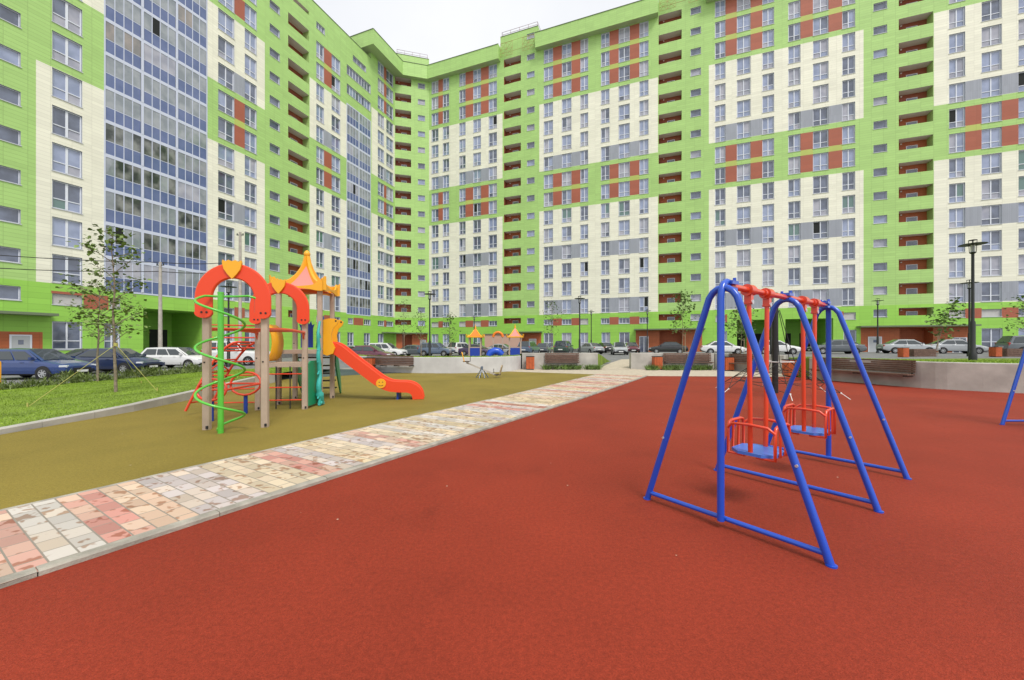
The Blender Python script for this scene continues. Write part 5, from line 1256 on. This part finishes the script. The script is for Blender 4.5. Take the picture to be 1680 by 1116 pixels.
# ------------------------------------------------------------------ parked cars
def car_proto(kind):
    """parts modelled round the origin, nose towards +X"""
    K = {'saloon': dict(L=4.6, W=.88, belt=[(-2.3, .80), (-2.22, .94), (-1.7, 1.0), (.95, .97), (1.55, .88), (2.05, .76), (2.28, .62)], roof=(-1.72, -.95, .35, 1.22, 1.45)),
         'estate': dict(L=4.7, W=.88, belt=[(-2.35, .80), (-2.3, .96), (-1.9, .99), (.95, .97), (1.6, .88), (2.1, .76), (2.33, .62)], roof=(-2.26, -1.85, .38, 1.25, 1.47)),
         'suv': dict(L=4.6, W=.92, belt=[(-2.3, .9), (-2.27, 1.08), (-1.9, 1.12), (1.0, 1.10), (1.6, 1.03), (2.05, .95), (2.28, .78)], roof=(-2.22, -1.85, .35, 1.1, 1.72)),
         'jeep': dict(L=4.9, W=.95, belt=[(-2.45, .95), (-2.42, 1.18), (-2.0, 1.2), (1.05, 1.19), (1.7, 1.14), (2.2, 1.10), (2.42, .92)], roof=(-2.36, -2.2, .45, .95, 1.95)),
         'hatch': dict(L=4.1, W=.86, belt=[(-2.05, .82), (-2.02, .96), (-1.7, 1.0), (.85, .97), (1.4, .88), (1.85, .76), (2.03, .64)], roof=(-2.0, -1.45, .35, 1.15, 1.48))}[kind]
    L, W_, bl, (xr0, xr1, xf1, xf0, rz) = K['L'], K['W'], K['belt'], K['roof']
    big = kind in ('suv', 'jeep'); gz = .30 if big else .22; wr = .36 if big else .315
    def belt(x):
        for (a, za_), (c, zc_) in zip(bl, bl[1:]):
            if x <= c: return za_+(zc_-za_)*max(0, (x-a))/(c-a)
        return bl[-1][1]
    root = empty('parked_car', (0, 0, 0), None, 'car', 'cars parked in the courtyard', local=True)
    xs = sorted(set([-L/2+i*L/22 for i in range(23)]+[p[0] for p in bl]))
    b = MB(); rows = []
    for x in xs:
        u = abs(x)/(L/2); w = W_*(1-.13*max(0, (u-.72)/.28)**1.6); z = belt(x); lowz = gz+.16*max(0, (u-.86)/.14)
        half = [(0, lowz), (w*.82, lowz), (w*.97, lowz+.08), (w, .45+.05*big), (w*1.0, .62+.06*big), (w*.985, z-.14), (w*.94, z-.03), (w*.80, z+.012), (w*.4, z+.035), (0, z+.045)]
        rows.append([Vector((x, y, zz)) for y, zz in half]+[Vector((x, -y, zz)) for y, zz in half[-2:0:-1]])
    k = len(rows[0])
    wxs = (-L*.295, L*.30)
    for i in range(len(rows)-1):
        for j in range(k):
            m = 1 if j in (0, 1, k-1, k-2) else 0
            b.mesh([rows[i][j], rows[i+1][j], rows[i+1][(j+1) % k], rows[i][(j+1) % k]], [(0, 1, 2, 3)], m, True)
    b.face(rows[0], 0); b.face(rows[-1][::-1], 0)
    # cabin shell
    rw_ = W_*.71; bw_ = W_*.94
    def cab(x):                            # half widths / heights of the cabin at x (0..1 along)
        return x
    B0 = [(xr0, bw_*.93, belt(xr0)), (xr1, rw_*.96, rz-.02), ((xr1+xf1)/2, rw_, rz+.015), (xf1, rw_*.98, rz-.015), (xf0, bw_*.95, belt(xf0))]
    def tri(p): x, w, z = p; return [Vector((x, w, z)), Vector((x, w*.86, z+.035)), Vector((x, 0, z+.06)), Vector((x, -w*.86, z+.035)), Vector((x, -w, z))]
    A, Bq, Cq, Dq, Eq = [tri(p) for p in B0]
    for P, Q in ((A, Bq), (Bq, Cq), (Cq, Dq), (Dq, Eq)):
        for j in range(4): b.mesh([P[j], Q[j], Q[j+1], P[j+1]], [(0, 1, 2, 3)], 0, True)
    for s in (1, -1):
        mid0 = Vector(((xr0+xf0)/2, bw_*s*1.0, belt(0)-.01)); jj = 0 if s > 0 else 4
        b.face([A[jj]-Zv*.06, Bq[jj], Cq[jj], Dq[jj], Eq[jj]-Zv*.06] if s < 0 else [Eq[jj]-Zv*.06, Dq[jj], Cq[jj], Bq[jj], A[jj]-Zv*.06], 0)
    # wheel arches, sills, grille, plate
    for wx in wxs:
        for s in (1, -1): b.disc((wx, s*(W_*.985), wr), (0, 1, 0), wr*1.17, .05, 1, 22)
    nose = rows[-1]; 
    b.box((L/2-.015, 0, .50+.12*big), (.05, W_*.95, .13), 1); b.box((L/2-.03, 0, gz+.2), (.06, W_*1.35, .12), 1); b.box((-L/2+.02, 0, gz+.22), (.06, W_*1.4, .14), 1)
    for s in (1, -1):
        b.box((xf0-.35, s*(W_*1.03), belt(.4)+.07), (.12, .16, .12), 0)
        for dx in (-.55, .42): b.box((dx, s*(W_*.995), belt(0)-.13), (.16, .03, .025), 0)
    body = b.build('body', [M['p_white'], M['trim']], root); body.data.set_sharp_from_angle(angle=R(38))
    # glass
    g = MB()
    def patch(p00, p10, p11, p01, u0, u1, v0, v1, nrm):
        f = lambda u, v: (p00*(1-u)+p10*u)*(1-v)+(p01*(1-u)+p11*u)*v
        n = (p10-p00).cross(p01-p00).normalized(); n = n if n.dot(Vector(nrm)) > 0 else -n
        return [f(u0, v0)+n*.006, f(u1, v0)+n*.006, f(u1, v1)+n*.006, f(u0, v1)+n*.006]
    for s in (1, -1):
        y0, y1 = bw_*.95*s, rw_*s
        lo0, lo1, hi0, hi1 = Vector((xr0, y0*.985, belt(xr0))), Vector((xf0, y0, belt(xf0))), Vector((xr1, y1*.965, rz-.03)), Vector((xf1, y1*.985, rz-.03))
        cuts = [(.07, .36), (.385, .63), (.655, .93)] if kind in ('estate', 'suv', 'jeep') else [(.09, .47), (.50, .91)]
        for u0, u1 in cuts: g.face(patch(lo0, lo1, hi1, hi0, u0, u1, .08, .90, (0, s, .3)))
    g.face(patch(Eq[4]*1, Eq[0]*1, Dq[0]*1, Dq[4]*1, .05, .95, .06, .94, (1, 0, .5))[:]); g.face(patch(A[4], A[0], Bq[0], Bq[4], .07, .93, .12, .92, (-1, 0, .4)))
    # crown of the screens follows the roof curve
    g.mesh([Eq[3]+Vector((.012, 0, .006)), Eq[2]+Vector((.012, 0, .006)), Eq[1]+Vector((.012, 0, .006)), Dq[1]+Vector((.012, 0, .004)), Dq[2]+Vector((.012, 0, .004)), Dq[3]+Vector((.012, 0, .004))], [(0, 1, 4, 5), (1, 2, 3, 4)])
    g.mesh([A[3]+Vector((-.012, 0, .006)), A[2]+Vector((-.012, 0, .006)), A[1]+Vector((-.012, 0, .006)), Bq[1]+Vector((-.012, 0, .004)), Bq[2]+Vector((-.012, 0, .004)), Bq[3]+Vector((-.012, 0, .004))], [(0, 1, 4, 5), (1, 2, 3, 4)])
    g.build('windows', M['cglass'], root)
    for wx in wxs:
        for s in (1, -1):
            b = MB(); y = s*(W_*.93); c = Vector((wx, y, wr))
            prof = [(wr*.62, -.10), (wr*.94, -.10), (wr, -.06), (wr, .06), (wr*.94, .10), (wr*.62, .10)]
            n = 22; vs_ = [Vector((wx+r*math.cos(2*math.pi*i/n), y+h*1.0, wr+r*math.sin(2*math.pi*i/n))) for r, h in prof for i in range(n)]
            b.mesh(vs_, [(i*n+q, i*n+(q+1) % n, (i+1)*n+(q+1) % n, (i+1)*n+q) for i in range(5) for q in range(n)], 0, True)
            t = b.build('wheel', M['tyre'], root)
            b = MB(); yo_ = y+s*.085
            b.disc((wx, yo_-s*.03, wr), (0, 1, 0), wr*.63, .02, 1, 20); b.disc((wx, yo_, wr), (0, 1, 0), wr*.16, .03, 0, 12)
            for q in range(7):
                a = 2*math.pi*q/7; d = Vector((math.cos(a), 0, math.sin(a))); b.bar(Vector((wx, yo_, wr))+d*wr*.12, Vector((wx, yo_-s*.005, wr))+d*wr*.6, .02, .055)
            b.tube([Vector((wx+wr*.61*math.cos(2*math.pi*i/20), yo_, wr+wr*.61*math.sin(2*math.pi*i/20))) for i in range(20)], .016, 0, 6, closed=True)
            r_ = b.build('rim', [M['rim'], M['trim']], root); r_.parent = t
    for s in (1, -1):
        b = MB(); zz = belt(L/2-.25)-.12; u = L/2-.2; b.box((u, s*W_*.72, zz), (.30, .30, .13), 0, Matrix.Rotation(R(-28*s), 3, 'Z')); b.build('headlight', M['hl'], root, bevel=.03)
        b = MB(); zz = belt(-L/2+.1)-.12; b.box((-L/2+.10, s*W_*.76, zz), (.14, .22, .2 if not big else .34), 0); b.build('taillight', M['tl'], root, bevel=.02)
    b = MB(); b.box((L/2+.015, 0, .40+.1*big), (.02, .52, .11)); b.box((-L/2-.01, 0, .62+.12*big), (.02, .52, .11)); b.build('number_plate', M['plate'], root)
    return root
protos = {}
def car(kind, paintname, X, Y, yaw, label, dz=0):
    if kind not in protos: c = protos[kind] = car_proto(kind)
    else: c = copy_tree(protos[kind])
    c.location = (X, Y, zt(X)+.005+dz); c.rotation_euler = (0, 0, R(yaw)); c['label'] = label
    for ch in c.children:
        if ch.name.startswith('body'):
            ch.material_slots[0].link = 'OBJECT'; ch.material_slots[0].material = M[paintname]
    return c
def pxcar(kind, p, px, Y, yaw, label): return car(kind, p, at(px, Y).x, Y, yaw, label)
car('estate', 'p_blue', -24.2, 19.5, 2, 'bright blue estate car nearest the lawn at the left edge')
car('saloon', 'p_navy', -24.0, 23.3, 0, 'dark navy saloon parked between the bright blue and the white estate cars')
car('saloon', 'p_black', -27.6, 25.7, 0, 'black car whose roof shows behind the navy saloon')
car('estate', 'p_white', -24.4, 28.2, 0, 'white estate car before the dark driveway passage at the left')
car('jeep', 'p_white', -22.5, 31.6, 0, 'tall boxy white off-roader seen behind the green spiral pole')
car('estate', 'p_white', -33.2, 24.6, 0, 'white car mostly hidden behind the bright blue estate at the left edge')
wr_ = -math.degrees(TH)
pxcar('hatch', 'p_silver', 583, 54, wr_, 'pale hatchback beyond the red slide, left of the white off-roader')
pxcar('saloon', 'p_maroon', 606, 36, -5, 'low maroon car behind the rounded bench and the red slide')
pxcar('suv', 'p_white', 634, 46, -8, 'large white off-roader beyond the end of the red slide')
pxcar('saloon', 'p_grey', 681, 52, -10, 'grey saloon behind the street lamp at the building corner')
pxcar('suv', 'p_steel', 716, 50, -12, 'steel blue off-roader right of the lamp at the building corner')
pxcar('suv', 'p_white', 757, 54, 60, 'white off-roader left of the far play structure')
pxcar('saloon', 'p_purple', 782, 50, wr_, 'purple saloon behind the left peak of the far play structure')
pxcar('saloon', 'p_silver', 824, 53, wr_, 'silver saloon behind the blue tube of the far play structure')
pxcar('suv', 'p_steel', 868, 48, 70, 'steel blue off-roader right of the far play structure')
pxcar('hatch', 'p_grey', 893, 55, 75, 'grey hatchback above the left end of the ramp side bench')
pxcar('suv', 'p_green', 925, 47, 72, 'dark green off-roader above the bench left of the ramp')
pxcar('saloon', 'p_silver', 968, 52, 110, 'silver saloon nose on beside the two lamps left of the ramp')
pxcar('saloon', 'p_black', 991, 57, 100, 'black saloon behind the silver one left of the ramp')
pxcar('hatch', 'p_silver', 1016, 47, -100, 'silver hatchback facing the camera at the top of the ramp')
pxcar('saloon', 'p_maroon', 1036, 54, -100, 'maroon car right of the hatchback at the top of the ramp')
pxcar('saloon', 'p_black', 1096, 49, 180+wr_, 'black saloon before the middle entrance of the right wing')
pxcar('saloon', 'p_white', 1186, 44, wr_, 'white saloon behind the left leg of the swing set')
pxcar('saloon', 'p_white', 1272, 42, wr_, 'white saloon in front of the driveway passages, behind the red hangers')
pxcar('saloon', 'p_grey', 1371, 40.5, 180+wr_, 'dark grey saloon behind the right leg of the swing set')
pxcar('saloon', 'p_silver', 1488, 41, wr_, 'silver saloon right of the grey entrance door')
pxcar('saloon', 'p_silver', 1566, 40.5, wr_, 'silver saloon behind the street lamps at the right')
pxcar('suv', 'p_grey', 1700, 35, wr_, 'dark grey off-roader cut off by the right edge')

# ------------------------------------------------------------------ trees
def leaf_mesh(b, p, d, n, size, rnd):
    u = d.normalized(); w = u.cross(n).normalized(); nn = w.cross(u)
    fold = size*.12
    o = [p, p+u*size*.25+w*size*.42+nn*fold, p+u*size*.62+w*size*.40+nn*fold, p+u*size, p+u*size*.62-w*size*.40+nn*fold, p+u*size*.25-w*size*.42+nn*fold]
    b.mesh(o, [(0, 1, 2, 3), (0, 3, 4, 5)], 0)
def sapling(x, y, z, H, crown0, cw, nleaf, lsize, lm, label, lean=(0, 0), seed=1, group='saplings staked in the courtyard', stake=True, guys=None, trunk_r=.035):
    rnd = random.Random(seed); root = empty('sapling', (x, y, z), label, 'tree', group)
    base = Vector((x, y, z)); L = Vector((lean[0], lean[1], 0))
    tp = [base+L*(t**1.3)+Zv*H*.93*t+Vector((rnd.uniform(-1, 1), rnd.uniform(-1, 1), 0))*.03*H*.25*(t > 0) for t in [i/8 for i in range(9)]]
    b = MB(); b.tube([tp[0]-Zv*.1]+tp, [trunk_r*1.25]+[trunk_r*(1-.82*i/8) for i in range(9)], 0, 8)
    tips = []
    nb = int(12+cw*6)
    for i in range(nb):
        t = crown0+(1-crown0)*(i+.5)/nb*.98; f = t*8; k = min(7, int(f)); p = tp[k].lerp(tp[k+1], f-k)
        a = i*2.4+rnd.uniform(-.5, .5); prof = math.sin(math.pi*min(1, .18+(t-crown0)/(1-crown0)*.8))
        r = cw*.5*(.35+.75*prof)*rnd.uniform(.6, 1.15); up_ = rnd.uniform(.35, 1.0)
        q1 = p+Vector((math.cos(a), math.sin(a), up_))*r*.5; q2 = p+Vector((math.cos(a+rnd.uniform(-.3, .3)), math.sin(a+rnd.uniform(-.3, .3)), up_*.8))*r+L*.1
        b.tube([p, q1, q2], [.013, .009, .004], 0, 5); tips += [(q1, .5), (q2, 1), (q1.lerp(q2, .5), .8)]
        for _ in range(2):
            s = q1.lerp(q2, rnd.random()); e = s+Vector((rnd.uniform(-1, 1), rnd.uniform(-1, 1), rnd.uniform(-.3, .7)))*r*.4; b.tube([s, e], [.006, .003], 0, 4); tips.append((e, .9))
    tips.append((tp[-1], 1))
    b.build('trunk', M['bark'], root)
    c = MB()
    wt = [w for _, w in tips]
    for i in range(nleaf):
        p, w = rnd.choices(tips, wt)[0]
        o = Vector((rnd.gauss(0, 1), rnd.gauss(0, 1), rnd.gauss(0, .8)))*lsize*1.25; d = Vector((rnd.uniform(-1, 1), rnd.uniform(-1, 1), rnd.uniform(-.9, .25)))+L*.35
        leaf_mesh(c, p+o, d, Vector((rnd.uniform(-.6, .6), rnd.uniform(-.6, .6), 1)), lsize*rnd.uniform(.6, 1.25), rnd)
    c.build('crown', M[lm], root)
    if stake:
        b = MB(); sp = base+Vector((.16, -.12, 0)); b.tube([sp-Zv*.1, sp+Zv*H*.36], .022, 0, 6); b.tube([sp+Zv*H*.33, base+Zv*H*.335], .012, 0, 5); b.build('stake', M['stake'], root)
    for g in (guys or []):
        b = MB(); b.tube([base+Zv*1.38, Vector(g)], .007, 0, 5); b.tube([Vector(g)-Zv*.02, Vector(g)+Zv*.10], .016, 0, 5); b.build('guy_rope', M['guy'], root)
    if guys:
        b = MB(); b.lathe(base+Zv*1.33, [(.045, 0), (.05, .05), (.045, .1)], 0, 10); b.build('tie_band', M['guy'], root)
    return root
def lp(px, py, z=.08):
    p = gnd(px, py, z); p.z = lawn_h(p.x, p.y); return p
t1 = lp(190, 648)
sapling(t1.x, t1.y, t1.z, 5.0, .30, 1.5, 620, .11, 'leaf', 'leafy young maple held by yellow guy cords on the left lawn', lean=(-.12, 0), seed=3, stake=False, guys=[lp(45, 668), lp(258, 648), lp(232, 632)], trunk_r=.04)
t2 = lp(160, 622)
sapling(t2.x, t2.y, t2.z, 4.3, .38, 2.0, 520, .12, 'leaf', 'broader young maple standing just behind the one with guy cords', lean=(.1, 0), seed=9, stake=False, trunk_r=.045)
def ptree(px, Y, top_py, zb, label, cw, nl, ls, seed, lm='leaf2', lean=(0, 0)):
    p = at(px, Y); H = EYE-(top_py-HY)/F*Y-zb; sapling(p.x, p.y, zb, H, .34, cw, nl, ls, lm, label, lean, seed)
ptree(1120, 33, 474, .3, 'staked sapling right of the ramp in front of the black saloon', 1.7, 330, .2, 21)
ptree(1216, 30, 497, .4, 'staked sapling seen through the legs of the swing set', 1.7, 330, .2, 22)
ptree(1533, 32, 490, .62, 'wind-bent sapling leaning right behind the long bench', 1.2, 230, .26, 23, lean=(1.6, 0))
ptree(905, 44, 488, .3, 'thin sparse sapling above the bench left of the ramp', 1.9, 200, .18, 24, 'leaf2')
ptree(738, 44, 512, .1, 'small narrow sapling left of the far play structure', 1.4, 200, .2, 25)
ptree(662, 50, 486, .05, 'sparse reddish sapling before the corner stair tower', 2.2, 160, .17, 26, 'leaf')
ptree(690, 46, 505, .05, 'slim sapling beside the lamp at the building corner', 1.6, 160, .18, 27)
ptree(1684, 26, 480, .8, 'sapling whose twigs enter the frame at the right edge', 1.6, 200, .17, 28)

# ------------------------------------------------------------------ grass blades, weeds
def blades(name, fn, n, h, w, m, seed, lean=.5, kind='stuff'):
    rnd = random.Random(seed); v = []; f = []
    for i in range(n):
        p = fn(rnd)
        if p is None: continue
        a = rnd.random()*6.283; hh = h*rnd.uniform(.5, 1.4); d = Vector((math.cos(a), math.sin(a), 0)); l = Vector((rnd.gauss(0, lean), rnd.gauss(0, lean), 0))*hh
        k = len(v); v += [tuple(p-d*w), tuple(p+d*w), tuple(p+l+Zv*hh)]; f.append((k, k+1, k+2))
    me = bpy.data.meshes.new(name); me.from_pydata(v, [], f); me.materials.append(m); o = bpy.data.objects.new(name, me); COL.objects.link(o); return tag(o, kind=kind)
def lawn_rand(r):
    v = r.random()**1.0; return lawn_pt(r.random(), .05+.93*v)
blades('grass', lawn_rand, 90000, .028, .008, M['blade'], 5)
def w4_rand(r):
    t = r.random(); f = lerp_path([(x+.25, y+.15) for x, y in W4], t); g = lerp_path([(18, 29), (24, 28.5), (30, 28), (36, 27), (42, 24)], t); k = r.random()**1.5*.9; p = f.lerp(g, k)
    e = zt(p.x)+.012; s = k*k*(3-2*k); p.z = .90*(1-s)+e*s; return p
blades('grass', w4_rand, 22000, .07, .012, M['blade'], 6)
def w1_rand(r):
    t = r.random(); f = lerp_path([(p[0], p[1]+.2) for p in W1], t); g = lerp_path([(-11, 31), (-4, 30), (1, 30)], t); k = r.random()**2*.5; p = f.lerp(g, k); s = k*k*(3-2*k); p.z = .8*(1-s)+zt(p.x)*s; return p
blades('grass', w1_rand, 9000, .10, .014, M['blade'], 8)
def weed_edge(r):
    y = r.uniform(10.5, 22.5); cl_ = math.sin(y*2.1)*.5+math.sin(y*5.3+1)*.5
    x = -17.9+r.gauss(0, .28); 
    return None if r.random() > .62+.35*cl_ else Vector((x, y, -.05+.22*r.random()*(1+cl_)))
blades('weeds', weed_edge, 6500, .17, .022, M['weed'], 9, .7)
def wallplants(x0, x1, y0):
    def fn(r):
        x = r.uniform(x0, x1); c = math.sin(x*4.1)+math.sin(x*9.7+.6)
        return None if c < r.uniform(-1.6, 1.2) else Vector((x, y0-abs(r.gauss(0, .25)), .0+.12*r.random()))
    return fn
blades('weeds', wallplants(1.9, 5.3, 23.5), 1600, .22, .03, M['leaf2'], 12, .7)
blades('weeds', wallplants(8.0, 12.0, 23.1), 2200, .22, .03, M['leaf2'], 13, .7)
